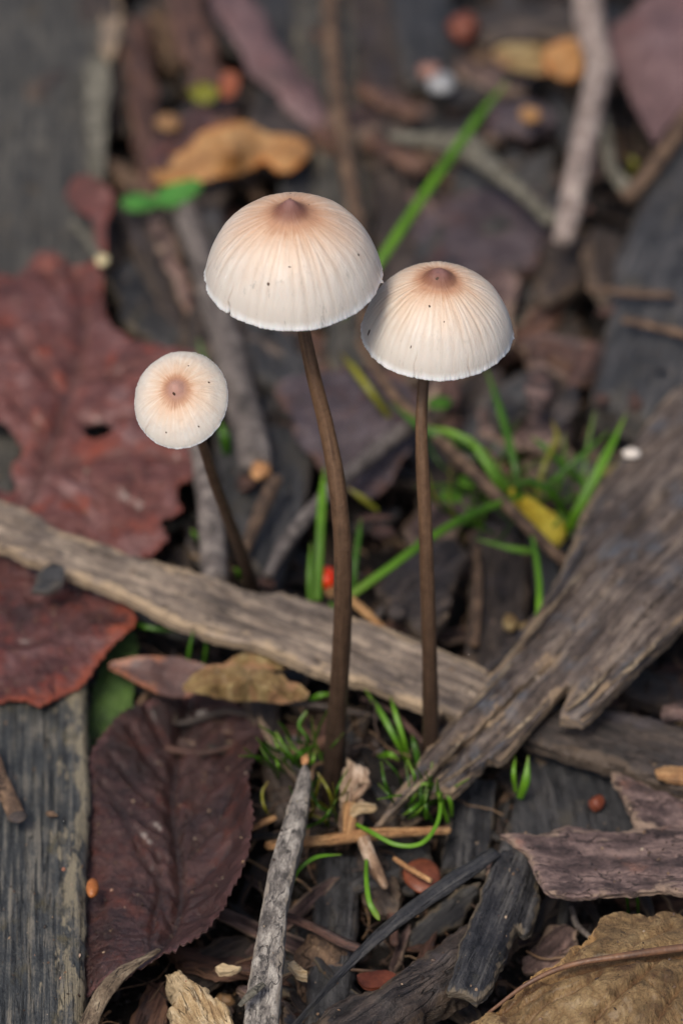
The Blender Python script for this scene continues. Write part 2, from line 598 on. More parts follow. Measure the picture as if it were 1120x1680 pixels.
# ------------------------------------------------------------------ tubes, blades, lumps
def tube(name, pts, mat, seg=12, step=None, flat=1.0, bump=0.0, bfreq=3.0, world=False, parent=None, ridges=0.0, nrid=9, tipv=0.0,
         viewflat=False, label=None, cat=None, group=None, capj=0.0, tipfrom=0.75):
    """pts: (px, py, h, diameter in photograph pixels), or world (x, y, z, diameter in cm)."""
    SEED[0] += 13
    seed = SEED[0]
    P = []
    for p in pts:
        if world:
            P.append(tuple(p))
        else:
            w = G(p[0], p[1], p[2])
            P.append((*w, p[3] / ppc(w)))
    P = np.array(P)
    L = np.linalg.norm(np.diff(P[:, :3], axis=0), axis=1).sum()
    st = step or max(0.03, L / 60)
    # resample in 3D
    out = []
    for i in range(len(P) - 1):
        p1, p2 = P[i], P[i + 1]
        p0 = P[i - 1] if i > 0 else p1 * 2 - p2
        p3 = P[i + 2] if i + 2 < len(P) else p2 * 2 - p1
        k = max(2, int(round(np.linalg.norm((p2 - p1)[:3]) / st)))
        for j in range(k):
            t = j / k
            out.append(0.5 * ((2 * p1) + (-p0 + p2) * t + (2 * p0 - 5 * p1 + 4 * p2 - p3) * t * t + (-p0 + 3 * p1 - 3 * p2 + p3) * t ** 3))
    out.append(P[-1])
    P = np.array(out)
    n = len(P)
    T = np.gradient(P[:, :3], axis=0)
    T /= np.linalg.norm(T, axis=1)[:, None] + 1e-9
    view = P[:, :3] - CAM
    view /= np.linalg.norm(view, axis=1)[:, None]
    if viewflat:
        A = np.cross(T, view)
    else:
        A = np.cross(T, np.array([0, 0, 1.0]))
        bad = np.linalg.norm(A, axis=1) < 0.15
        A[bad] = np.cross(T[bad], np.array([0, 1.0, 0]))
    A /= np.linalg.norm(A, axis=1)[:, None] + 1e-9
    for i in range(1, n):
        if A[i] @ A[i - 1] < 0:
            A[i] *= -1
    Bn = np.cross(A, T)
    s = np.r_[0, np.cumsum(np.linalg.norm(np.diff(P[:, :3], axis=0), axis=1))]
    th = np.linspace(0, 2 * math.pi, seg, endpoint=False)
    V = []; uv = []; ve = []
    for i in range(n):
        r = P[i, 3] / 2
        rr = r * (1 + bump * fbm(np.cos(th) * bfreq * 0.7 + s[i] * bfreq, np.sin(th) * bfreq * 0.7, 3, seed) * 2)
        if ridges:
            rr = rr * (1 + ridges * np.abs(np.sin(th * nrid / 2 + s[i] * 0.6 + 1.5 * vn(s[i] * .7, 0, seed))))
        c, sn = np.cos(th), np.sin(th)
        V.append(P[i, :3][None] + A[i][None] * (rr * c)[:, None] + Bn[i][None] * (rr * sn * flat)[:, None])
        uv.append(np.c_[np.full(seg, s[i]), th / (2 * math.pi) * 2 * math.pi * P[:, 3].mean() / 2])
        ve.append(np.full(seg, max(0.0, (i / (n - 1) - tipfrom) / (1 - tipfrom)) * tipv if tipv else 0.0))
    V = np.concatenate(V); uv = np.concatenate(uv); ve = np.concatenate(ve)
    faces = []
    for i in range(n - 1):
        for j in range(seg):
            a = i * seg + j; b = i * seg + (j + 1) % seg
            faces.append([a, b, b + seg, a + seg])
    ex = []
    rs = np.random.RandomState(seed)
    for i, sg in ((0, -1), (n - 1, 1)):
        ex.append(P[i, :3] + T[i] * sg * P[i, 3] * (0.15 + capj * rs.rand()))
        ci = len(V) + len(ex) - 1
        for j in range(seg):
            a = i * seg + j; b = i * seg + (j + 1) % seg
            faces.append([ci, b, a] if sg < 0 else [ci, a, b])
        if capj:
            V[i * seg:(i + 1) * seg] += T[i][None] * ((rs.rand(seg) - 0.5) * capj * P[i, 3])[:, None]
    V = np.concatenate([V, np.array(ex)])
    uv = np.concatenate([uv, [[0, 0], [s[-1], 0]]]) + (seed % 89) * 0.41
    ve = np.r_[ve, 0, tipv]
    ob = link(name, V, faces, mat, parent, uv, {"vein": ve, "edge": np.full(len(V), 0.5)})
    if cat: tag(ob, label, cat, group)
    elif label: ob["label"] = label
    return ob


def ico(sub):
    import bmesh
    bm = bmesh.new()
    bmesh.ops.create_icosphere(bm, subdivisions=sub, radius=1.0)
    V = np.array([v.co[:] for v in bm.verts]); F = [[v.index for v in f.verts] for f in bm.faces]
    bm.free()
    return V, F


ICO = {k: ico(k) for k in (1, 2, 3, 4)}


def lump(name, px, py, h, w, hh, mat, sub=3, rough=0.15, freq=1.5, tall=0.7, ang=0.0, parent=None, label=None, cat=None, group=None):
    """an irregular lump; w, hh are its extents across / along in photograph pixels, tall its height over width."""
    SEED[0] += 7
    seed = SEED[0]
    V, F = ICO[sub]
    C = G(px, py, h); k = ppc(C)
    V = V.copy()
    r = 1 + rough * (fbm(V[:, 0] * freq + V[:, 2] * 1.3, V[:, 1] * freq - V[:, 2] * .9, 4, seed) * 2)
    V = V * r[:, None]
    a, b = w / k / 2, hh / k / 2 / 0.8
    uv = np.c_[V[:, 0] * a + V[:, 2] * a * .6, V[:, 1] * b + V[:, 2] * .3 * b]
    V[:, 0] *= a; V[:, 1] *= b; V[:, 2] *= min(a, b) * tall
    c, s = math.cos(ang), math.sin(ang)
    V = np.c_[V[:, 0] * c - V[:, 1] * s, V[:, 0] * s + V[:, 1] * c, V[:, 2]] + C
    ob = link(name, V, F, mat, parent, uv, {"vein": np.zeros(len(V)), "edge": np.full(len(V), .5)})
    if cat: tag(ob, label, cat, group)
    elif label: ob["label"] = label
    return ob


def blade(parent, pts, mat, name="blade", tip=0.8, tipfrom=0.8):
    """pts (px, py, h, w) from foot to tip"""
    P = [[p[0], p[1], p[2], p[3] * 0.64] for p in pts]
    if P[-1][3] < 0.9 * max(q[3] for q in P):
        P[-1][3] = 2.0
    else:
        d_ = [P[-1][k] - P[-2][k] for k in range(3)]
        P.append([P[-1][k] + d_[k] * 0.35 for k in range(3)] + [2.0])
    return tube(name, P, mat, seg=8, flat=0.2, viewflat=True, parent=parent, tipv=tip, tipfrom=tipfrom)


# ------------------------------------------------------------------ material palette
def gcol(f=1.0): return None
M = {}
M['plank_grey'] = wood_mat('weathered_grey_board', K(38, 37, 35), K(72, 70, 66), K(98, 94, 86), edge=K(130, 120, 98), patch=K(88, 78, 62),
                           su=0.8, sv=14, rough=0.5, edgew=0.16, patch_amt=0.3)
M['plank_blue'] = wood_mat('blue_grey_weathered_board', K(32, 33, 34), K(66, 69, 70), K(118, 113, 103), edge=K(168, 155, 126), patch=K(84, 78, 58),
                           su=0.7, sv=17, rough=0.48, edgew=0.30, patch_amt=0.35, speck=K(150, 145, 130), speck_lo=0.7)
M['bark_tan'] = wood_mat('pale_brown_bark', K(72, 61, 52), K(132, 117, 103), K(176, 158, 138), edge=K(196, 170, 134), patch=K(98, 87, 79),
                         su=1.0, sv=8, rough=0.55, edgew=0.10, patch_amt=0.7, speck=K(190, 160, 125), speck_lo=0.72)
M['bark_brown'] = wood_mat('brown_grey_split_bark', K(44, 36, 32), K(94, 82, 75), K(142, 128, 116), edge=K(180, 154, 122), patch=K(92, 94, 100),
                           su=0.9, sv=12, rough=0.45, edgew=0.09, patch_amt=0.55, speck=K(170, 145, 118), speck_lo=0.70, bump=0.03)
M['bark_dark'] = wood_mat('dark_damp_bark', K(26, 22, 20), K(62, 54, 50), K(92, 80, 72), edge=K(108, 90, 72), patch=K(66, 60, 64),
                          su=1.1, sv=9, rough=0.45, edgew=0.07, patch_amt=0.5, speck=K(128, 104, 84), speck_lo=0.73)
M['bark_red'] = wood_mat('reddish_brown_bark', K(40, 27, 23), K(88, 62, 53), K(122, 90, 76), edge=K(128, 96, 74), patch=K(70, 58, 58),
                         su=1.1, sv=9, rough=0.5, edgew=0.07)
M['bark_mauve'] = wood_mat('mauve_brown_crusty_bark', K(46, 34, 32), K(92, 74, 71), K(146, 122, 114), edge=K(190, 164, 140), patch=K(140, 100, 84),
                           su=2.2, sv=5, rough=0.45, edgew=0.07, patch_amt=0.35, speck=K(170, 140, 125), speck_lo=0.68, bump=0.03)
M['slate'] = wood_mat('dark_slate_board', K(34, 34, 35), K(60, 60, 62), K(82, 80, 80), patch=K(72, 68, 62), edge=K(88, 78, 66), su=0.7, sv=9, rough=0.42,
                      edgew=0.05, patch_amt=0.35)
M['black_wood'] = wood_mat('blackened_wood', K(22, 22, 24), K(50, 50, 53), K(86, 84, 82), edge=K(135, 120, 96), patch=K(62, 60, 52), su=1.0, sv=12,
                           rough=0.4, edgew=0.035, patch_amt=0.2)
M['petiole'] = wood_mat('tan_grey_leaf_stalk', K(74, 60, 46), K(134, 116, 94), K(180, 164, 138), patch=K(84, 68, 52), su=4, sv=10, rough=0.65, patch_scale=6, bump=0.03)
M['lichen_stick'] = wood_mat('mottled_grey_stick', K(78, 73, 69), K(142, 135, 127), K(190, 183, 172), edge=K(150, 138, 122), patch=K(70, 66, 62),
                             su=3.5, sv=9, rough=0.65, edgew=0.04, patch_amt=0.6, patch_scale=4.5, bump=0.03)
M['twig_grey'] = wood_mat('grey_twig_bark', K(66, 60, 56), K(112, 103, 98), K(150, 140, 132), patch=K(96, 88, 82), su=5, sv=4, rough=0.6, patch_scale=4)
M['twig_pale'] = wood_mat('pinkish_pale_twig_bark', K(112, 98, 92), K(158, 142, 134), K(188, 174, 164), patch=K(120, 106, 98), su=4, sv=4, rough=0.6, patch_scale=3)
M['twig_brown'] = wood_mat('brown_twig_bark', K(56, 42, 32), K(104, 82, 64), K(146, 118, 92), patch=K(86, 66, 50), su=4, sv=6, rough=0.55, patch_scale=4)
M['straw'] = wood_mat('straw_coloured_stalk', K(120, 82, 50), K(172, 128, 84), K(212, 172, 122), patch=K(112, 84, 60), su=1.5, sv=18, rough=0.5, patch_amt=0.5, patch_scale=4)
M['pale_wood'] = wood_mat('pale_broken_wood', K(150, 118, 82), K(205, 176, 132), K(238, 218, 182), patch=K(140, 106, 66), edge=K(235, 215, 180), su=1.6, sv=11, rough=0.6,
                          patch_amt=0.3, patch_scale=4, bump=0.04)
M['frag'] = wood_mat('splintered_brown_wood', K(96, 72, 54), K(160, 130, 104), K(222, 200, 178), patch=K(108, 80, 60), edge=K(220, 196, 168), su=1.6, sv=9, rough=0.55,
                     patch_amt=0.5, patch_scale=3)
M['lichen'] = wood_mat('lichen_grey_green_twig', K(66, 64, 54), K(110, 106, 94), K(142, 138, 124), su=5, sv=5, rough=0.7, patch=K(86, 84, 70), patch_scale=4)
M['midrib'] = plain_mat('rusty_leaf_midrib', K(80, 58, 46), K(130, 94, 68), 0.5, 3)
M['cut'] = plain_mat('orange_cut_wood', K(128, 82, 46), K(206, 156, 104), 0.55, 8)
M['cut_pale'] = plain_mat('cream_cut_wood', K(170, 155, 110), K(225, 212, 170), 0.55, 8)
M['leaf_red'] = leaf_mat('red_brown_wet_leaf', K(72, 38, 32), K(112, 64, 56), K(144, 108, 104), K(66, 40, 36), rough=0.32, spot=K(142, 62, 38), edge=K(122, 60, 46), bump=0.016, coat=.3)  # third tone paints a mauve sheen into the leaf colour
M['leaf_red2'] = leaf_mat('maroon_wet_leaf', K(56, 30, 28), K(94, 52, 47), K(128, 92, 90), K(60, 34, 32), rough=0.3, coat=.4, spot=K(120, 50, 34), edge=K(150, 72, 46), bump=0.02,
                          edgew=0.2, speck=K(190, 150, 100))
M['leaf_maroon'] = leaf_mat('dark_maroon_leathery_leaf', K(38, 22, 21), K(68, 43, 40), K(98, 70, 66), K(34, 22, 22), rough=0.34, coat=.35, spot=K(92, 50, 40), edge=K(104, 70, 68),
                            bump=0.022, edgew=0.10, speck=K(130, 98, 88))
M['leaf_purple'] = leaf_mat('dusky_purple_leaf', K(48, 39, 41), K(74, 63, 67), K(98, 87, 91), K(62, 50, 53), rough=0.4, spot=K(84, 60, 56), edge=K(92, 66, 56))
M['leaf_pink'] = leaf_mat('pinkish_maroon_leaf', K(82, 62, 62), K(112, 86, 86), K(132, 108, 108), K(104, 80, 82), rough=0.5, spot=K(120, 82, 80))
M['leaf_tan'] = leaf_mat('tan_withered_leaf', K(92, 72, 44), K(152, 124, 84), K(194, 166, 120), K(110, 74, 44), rough=0.55, spot=K(98, 72, 46), edge=K(186, 148, 98),
                         speck=K(72, 50, 32), bump=0.03, sc_=1.4)
M['leaf_tan2'] = leaf_mat('golden_tan_crinkled_leaf', K(122, 94, 56), K(180, 152, 100), K(222, 200, 148), K(132, 96, 60), rough=0.5, spot=K(150, 116, 74), edge=K(196, 150, 110),
                          speck=K(84, 60, 38), bump=0.03, sc_=1.8)
M['leaf_orange'] = leaf_mat('orange_tan_leaf', K(120, 84, 46), K(168, 122, 72), K(196, 156, 104), K(130, 92, 56), rough=0.5, edge=K(180, 112, 48), spot=K(192, 130, 62))
M['leaf_brown'] = leaf_mat('narrow_brown_leaf', K(64, 46, 44), K(92, 68, 64), K(116, 86, 78), K(86, 60, 56), rough=0.4, edge=K(150, 96, 70), edgew=0.1)
M['leaf_rust'] = leaf_mat('rust_orange_leaf', K(120, 62, 34), K(158, 86, 54), K(178, 108, 76), K(150, 74, 40), rough=0.5)
M['leaf_green'] = leaf_mat('fresh_green_leaf', K(34, 84, 20), K(60, 124, 36), K(104, 168, 78), K(84, 160, 60), rough=0.4)
M['leaf_dkgreen'] = leaf_mat('dark_green_leaf', K(28, 44, 14), K(50, 78, 22), K(74, 104, 36), K(44, 70, 24), rough=0.5)
M['yellow'] = leaf_mat('yellow_bud', K(196, 160, 34), K(232, 208, 60), K(240, 226, 100), K(200, 180, 60), rough=0.4, sc_=2)
M['grass'] = grass_mat('fresh_grass', K(70, 120, 20), K(126, 180, 48), K(140, 156, 70))
M['grass2'] = grass_mat('deep_green_grass', K(42, 84, 14), K(88, 140, 34), K(104, 120, 48))
M['grass_y'] = grass_mat('yellowing_grass', K(104, 112, 26), K(156, 152, 48), K(130, 100, 50))
M['berry'] = plain_mat('bright_red_berry', K(224, 50, 14), K(255, 84, 30), 0.3, 5, 0.004, sss=0.3)
M['seed'] = plain_mat('orange_seed', K(140, 80, 38), K(180, 114, 62), 0.35, 6)
M['rust'] = plain_mat('rust_red_fruit', K(80, 40, 28), K(122, 64, 44), 0.5, 3)
M['pebble'] = plain_mat('pale_pebble', K(92, 94, 98), K(172, 174, 176), 0.45, 3)
M['pebble_pink'] = plain_mat('pinkish_pebble', K(110, 74, 62), K(164, 124, 110), 0.5, 3)
M['white'] = plain_mat('white_speck', K(206, 196, 184), K(236, 228, 218), 0.5, 5)
M['disc'] = plain_mat('russet_brown_scale', K(92, 48, 32), K(138, 78, 54), 0.45, 4)

# ------------------------------------------------------------------ the ground 
gx = np.concatenate([-np.geomspace(160, 12, 26), np.linspace(-11.8, 11.8, 150), np.geomspace(12, 160, 26)])
gy = np.concatenate([-np.geomspace(120, 9, 20), np.linspace(-8.8, 29, 210), np.geomspace(29.4, 300, 30)])
X, Y = np.meshgrid(gx, gy)


def soil_h(x, y):
    z = -0.95 + 0.30 * fbm(np.asarray(x) * 0.45, np.asarray(y) * 0.45, 4, 3) + 0.14 * fbm(np.asarray(x) * 2.3, np.asarray(y) * 2.3, 4, 5)
    return z + 0.85 * np.exp(-((np.asarray(x) - 0.4) ** 2 + (np.asarray(y) - 0.4) ** 2) / 0.5) + 0.6 * np.exp(-((np.asarray(x) + .9) ** 2 + (np.asarray(y) - 3.6) ** 2) / 0.3)


Z = soil_h(X, Y)
nx, ny = len(gx), len(gy)
idx = np.arange(nx * ny).reshape(ny, nx)
gf = np.stack([idx[:-1, :-1], idx[:-1, 1:], idx[1:, 1:], idx[1:, :-1]], -1).reshape(-1, 4).tolist()
gm = NT('dark_damp_soil')
s1 = gm.noise(1.6, 1.6, 8, 0.7, 3); s2 = gm.noise(14, 14, 6, 0.7, 8)
gm.put(gm.b.inputs["Base Color"], gm.ramp(gm.math('ADD', gm.math('MULTIPLY', s1, .5), gm.math('MULTIPLY', s2, .5)),
                                          [(0.36, K(12, 10, 9)), (0.52, K(30, 25, 22)), (0.68, K(58, 47, 40))]))
gm.put(gm.b.inputs["Roughness"], gm.math('ADD', 0.25, gm.math('MULTIPLY', s1, 0.7)))
gm.bump(gm.math('ADD', s2, s1), 1.0, 0.12)
o = link('ground', np.c_[X.ravel(), Y.ravel(), Z.ravel()], gf, gm.m, None, np.c_[X.ravel(), Y.ravel()])
o["kind"] = 'structure'
o["label"] = "dark damp soil under the leaf litter"


# ------------------------------------------------------------------ large pieces of the litter
def fan(mid, n=7, left=None, right=None, t0=0.12, t1=0.92, ang=45, length=120, wf=0.5):
    """lateral veins off a midrib (pixel space)."""
    L = crom(np.array(mid, float), False, 6)
    out = [(mid, 1.0)]
    for k in range(n):
        for sgn in (-1, 1):
            i = int((t0 + (t1 - t0) * (k + (0.25 if sgn > 0 else 0)) / n) * (len(L) - 1))
            d = L[min(i + 3, len(L) - 1)] - L[max(i - 3, 0)]
            d /= np.linalg.norm(d)
            a = math.radians(ang) * sgn
            ln = length * (0.55 + 0.45 * math.sin(math.pi * (k + .7) / n))
            e1 = np.array([d[0] * math.cos(a) - d[1] * math.sin(a), d[0] * math.sin(a) + d[1] * math.cos(a)])
            a2 = a * 0.72
            e2 = np.array([d[0] * math.cos(a2) - d[1] * math.sin(a2), d[0] * math.sin(a2) + d[1] * math.cos(a2)])
            p1 = L[i] + e1 * ln * 0.5
            out.append(([tuple(L[i]), tuple(p1), tuple(p1 + e2 * ln * 0.55)], wf))
    return out


# --- left, far: long weathered board
t = thing('weathered_board', "long grey weathered board running back along the upper left side", 'board', G(80, 300, 0))
sheet('plank', [(-160, -140, .2), (205, -140, .2), (188, 20), (178, 150), (172, 300), (166, 420, .1), (172, 560), (170, 700), (150, 860, 0), (-160, 860, 0)], M['plank_grey'],
      sp=13, thick=.5, grain=(-0.03, 1), jit=3, relief=wr(.05, .5, 7, .04), rnd=(.12, .12), parent=t)
sheet('pale_splinter', [(140, 100, .3), (160, 90, .3), (180, 110), (178, 200), (170, 290, .22), (150, 285, .2), (146, 220), (140, 160)], M['lichen'], sp=10, thick=.1,
      grain=(0, 1), jit=4, parent=t, relief=wr(.05, .8, 8, .06))
sheet('pale_splinter', [(165, -120, .3), (200, -120, .3), (196, 60), (180, 95, .25), (168, 80, .2), (172, -20)], M['bark_tan'], sp=12, thick=.1,
      grain=(0, 1), jit=4, parent=t, relief=wr(.05, .8, 8, .06))
# --- left: red lobed leaf, hole and all
RED = [(-60, 455, .55), (0, 448, .62), (30, 452, .5), (52, 425, .6), (72, 408, .8), (98, 420, .7), (118, 436, .55), (150, 428, .65), (168, 448, .6), (168, 492, .5),
       (186, 536, .55), (225, 560, .6), (275, 568, .75), (318, 580, .7), (340, 612, .6), (322, 655, .5), (335, 700, .45), (312, 735, .55), (318, 778, .5), (292, 800, .4),
       (296, 838, .45), (262, 856, .35), (272, 888, .3), (225, 915, .3), (150, 900, .3), (80, 870, .35), (-10, 850, .4), (-30, 800, .4), (14, 812, .3), (30, 800, .35), (18, 770, .4),
       (38, 742, .45), (22, 712, .5), (-4, 690, .5), (-60, 670, .5)]
RV = [([(40, 830), (62, 780), (95, 690), (118, 620), (135, 540), (128, 450)], 1.0), ([(70, 768), (130, 752), (200, 742), (290, 745)], .7), ([(108, 650), (60, 600), (20, 540), (-20, 500)], .8),
      ([(118, 622), (180, 616), (250, 600), (310, 605)], .6), ([(90, 705), (50, 690), (10, 650)], .5), ([(100, 680), (160, 690), (220, 680), (300, 680)], .5),
      ([(62, 785), (100, 800), (150, 850)], .6), ([(78, 745), (120, 780), (170, 800), (230, 830)], .5), ([(130, 560), (150, 520), (160, 470)], .5), ([(132, 530), (100, 490), (80, 440)], .5),
      ([(135, 752), (150, 790), (160, 830)], .35), ([(185, 744), (210, 780), (240, 800)], .35), ([(60, 600), (70, 560), (60, 500)], .4), ([(20, 540), (0, 560), (-20, 600)], .4)]
sheet('red_leaf', RED, M['leaf_red'], ctrl=[(60, 780, .45), (118, 620, .5), (60, 680, .62), (200, 660, .68), (200, 780, .6), (60, 540, .75), (230, 720, .62), (160, 700, .52)], sp=7, thick=.03, smooth=True,
      jit=3, serr=(19, 5), relief=lr(.12, 1.1, .012, .06), holes=[[(137, 700), (150, 689), (172, 688), (186, 697), (178, 712), (158, 720), (142, 715)]],
      veins=(RV, 6.0, .15), rows=1, sidej=0, label="large red-brown lobed leaf with a dark hole, lying behind the pale diagonal bark strip", cat='leaf')
RED2 = [(-60, 885, .5), (0, 890, .5), (80, 912, .45), (150, 945, .45), (205, 990, .5), (222, 1018, .65), (206, 1042, .6), (186, 1060, .5), (158, 1092, .45), (134, 1128, .4), (108, 1138, .42),
        (70, 1156, .52), (35, 1146, .48), (0, 1150, .5), (-60, 1150, .5)]
sheet('red_leaf', RED2, M['leaf_red2'], ctrl=[(70, 1030, .62), (10, 1010, .6), (140, 1020, .55), (60, 1100, .5), (110, 970, .55)], sp=6, thick=.03, smooth=True, jit=2.5, serr=(15, 4),
      relief=lr(.10, 1.3, .012, .07), veins=([([(-60, 1060), (20, 1055), (90, 1045), (150, 1010), (215, 1015)], 1.), ([(20, 1055), (50, 1000), (60, 940)], .5), ([(90, 1045), (120, 1000), (140, 960)], .5),
                                              ([(40, 1052), (80, 1095), (90, 1140)], .5), ([(-10, 1058), (20, 1110), (30, 1140)], .5), ([(100, 1040), (150, 1060), (180, 1055)], .4)], 5, .06),
      rows=1, sidej=0, label="wet maroon leaf with orange-red margin poking out below the diagonal bark strip", cat='leaf')
# --- lower left board
t = thing('weathered_board', "blue-grey weathered board with a worn pale edge in the lower left corner", 'board', G(60, 1450, 0))
sheet('plank', [(-160, 1100, .35), (140, 1105, .35), (143, 1200), (147, 1310), (141, 1420), (139, 1560), (133, 1800, .4), (-160, 1800, .4)], M['plank_blue'], sp=5, thick=.55,
      grain=(-.02, 1), jit=2.5, relief=wr(.045, .45, 13, .03, .05), rnd=(.10, .10), parent=t, rows=4, sidej=.04)
t2 = thing('curved_twig', "short curved brown twig with a hollow end lying on the blue-grey board", 'twig', G(15, 1320, .2))
tube('stalk', [(-30, 1210, .7, 22), (-5, 1255, .68, 24), (10, 1300, .64, 27), (30, 1340, .58, 32)], M['twig_brown'], seg=16, bump=.12, parent=t2, flat=.6, capj=.3)
lump('hollow_end', 30, 1341, .64, 30, 22, M['bark_dark'], sub=3, rough=.2, parent=t2, tall=.3)
lump('bark_crumb', 85, 1336, .46, 20, 10, M['twig_brown'], rough=.3, label="tiny brown crumb lying alone on the blue-grey board", cat='bark crumb')
lump('orange_seed', 152, 1457, .42, 21, 34, M['seed'], rough=.03, tall=.9, label="small orange seed wedged between the blue-grey board and the maroon leaf", cat='seed')

# --- maroon serrated leaf
E = [(142, 1250, .15), (158, 1222, .15), (178, 1192, .12), (204, 1168, .05), (236, 1150, -.05), (272, 1140, -.15), (312, 1136, -.25), (352, 1142, -.3), (392, 1158, -.3), (422, 1176, -.2), (432, 1206, .0),
     (416, 1244, .4), (408, 1288, .75), (416, 1335, .92), (410, 1385, .95), (398, 1428, .92), (376, 1468, .85), (360, 1500, .78), (334, 1530, .68), (296, 1550, .56), (252, 1566, .55),
     (214, 1584, .52), (186, 1606, .5), (158, 1622, .2), (132, 1634, .1), (118, 1580, .05), (116, 1500, 0), (118, 1400, 0), (122, 1310, .1)]
EV = fan([(205, 1590), (262, 1548), (292, 1500), (296, 1420), (282, 1330), (290, 1240), (310, 1150)], 8, ang=48, length=150, wf=.55)
t = thing('maroon_leaf', "broad dark maroon leaf with toothed edges beside the blue-grey board", 'leaf', G(270, 1380, 0))
sheet('leaf_blade', E, M['leaf_maroon'], ctrl=[(290, 1500, .08), (296, 1400, .0), (285, 1280, -.22), (300, 1190, -.5), (220, 1350, .12), (350, 1350, .02), (220, 1480, .12), (340, 1440, .05), (215, 1240, -.05),
                                                (370, 1230, -.4), (325, 1500, .12), (180, 1400, .06), (240, 1540, .25), (388, 1300, .15), (388, 1350, .22), (384, 1400, .25), (372, 1430, .25), (350, 1470, .25), (300, 1530, .2)],
      sp=5, thick=.03, smooth=True, jit=2, serr=(15, 5.5), relief=lr(.05, 1.6, .012, .05), veins=(EV, 5.0, .15), rows=1, sidej=0, parent=t)
tube('leaf_stalk', [(262, 1558, .42, 8), (225, 1580, .5, 16), (200, 1597, .52, 26), (178, 1620, .5, 30), (160, 1648, .45, 29), (144, 1685, .4, 31), (120, 1760, .3, 34)], M['petiole'], seg=16,
     bump=.07, bfreq=6, flat=.6, parent=t)
# --- tan and brown leaves under the diagonal bark
sheet('tan_leaf', [(300, 1128, .5), (318, 1108, .6), (345, 1092, .75), (378, 1086, .8), (420, 1092, .78), (455, 1104, .7), (488, 1122, .6), (508, 1136, .5), (490, 1148, .45), (450, 1150, .42), (400, 1148, .4),
                   (350, 1140, .42)], M['leaf_tan2'], ctrl=[(400, 1115, .95), (350, 1118, .8), (450, 1128, .75)], sp=4, thick=.03, smooth=True, jit=2.5,
      relief=lr(.09, 2.2, .012, .05), veins=(fan([(305, 1128), (360, 1112), (430, 1118), (500, 1138)], 6, length=35), 3.2, .04), rows=1, sidej=0,
      label="small crinkled golden-tan leaf resting on top of the dark maroon leaf", cat='leaf')
sheet('tan_leaf', [(368, 1090, .35), (392, 1074, .5), (425, 1062, .62), (455, 1062, .6), (478, 1076, .5), (470, 1092, .45), (440, 1098, .5), (400, 1094, .4)], M['leaf_tan2'],
      sp=5, thick=.03, smooth=True, jit=2.5, relief=lr(.07, 2.2, .012, .04), rows=1, sidej=0, label="curled tan leaf tip tucked just under the lower edge of the diagonal bark", cat='leaf')
sheet('brown_leaf', [(178, 1090, .3), (205, 1080, .35), (250, 1076, .4), (300, 1080, .42), (345, 1096, .35), (360, 1120, .2), (320, 1138, .1), (280, 1142, .12), (240, 1128, .2), (208, 1110, .28)], M['leaf_brown'],
      ctrl=[(270, 1105, .18)], sp=6, thick=.03, smooth=True, jit=1, relief=lr(.04, 1.5), veins=([([(180, 1090), (260, 1100), (350, 1115)], .7)], 4, .04), rows=1, sidej=0,
      label="narrow brown leaf with an orange rim between the tan leaf and maroon leaf", cat='leaf')
sheet('green_leaf', [(150, 1270, -.5), (146, 1190, -.3), (160, 1110, -.1), (190, 1050, .1), (218, 1035, .15), (226, 1080, .0), (218, 1150, -.2), (200, 1220, -.4)], M['leaf_dkgreen'], sp=8, thick=.03, smooth=True,
      relief=lr(.04), rows=1, sidej=0, label="dark green leaf standing in the gap between the board and the maroon leaf", cat='leaf')

# --- diagonal pale bark strip
sheet('diagonal_bark_strip', [(-120, 770, 1.0), (-30, 803, .98), (40, 832, .95), (100, 866), (160, 886), (210, 906, .9), (300, 930), (370, 952, .86), (418, 968), (445, 972), (462, 966), (500, 978, .82), (560, 1000),
                              (650, 1033, .74), (700, 1052), (770, 1082, .68), (870, 1125, .55), (850, 1200, .5), (770, 1180, .6), (700, 1158, .66), (640, 1134), (600, 1118, .72), (550, 1106), (500, 1090, .78), (440, 1062),
                              (395, 1050, .84), (330, 1032), (280, 1014, .86), (240, 992), (190, 968, .9), (150, 950), (95, 932, .94), (45, 910), (-30, 884, .98), (-120, 850, 1.0)],
      M['bark_tan'], sp=5, thick=.15, grain=(1, .34), jit=3, jfreq=.03, relief=wr(.04, .4, 11, .05, .04), rnd=(.05, .04), rows=3, sidej=.015,
      label="long pale brown bark strip lying diagonally behind the mushroom stems", cat='bark strip')
sheet('bark_flake', [(52, 970, 1.08), (66, 938, 1.12), (88, 922, 1.16), (106, 930, 1.14), (104, 958, 1.06), (84, 972, 1.02)], M['slate'], sp=5, thick=.06, jit=2, relief=wr(.03, 1, 5, .03), parent=None,
      label="small grey bark flake lying on the left end of the diagonal bark strip", cat='bark flake')

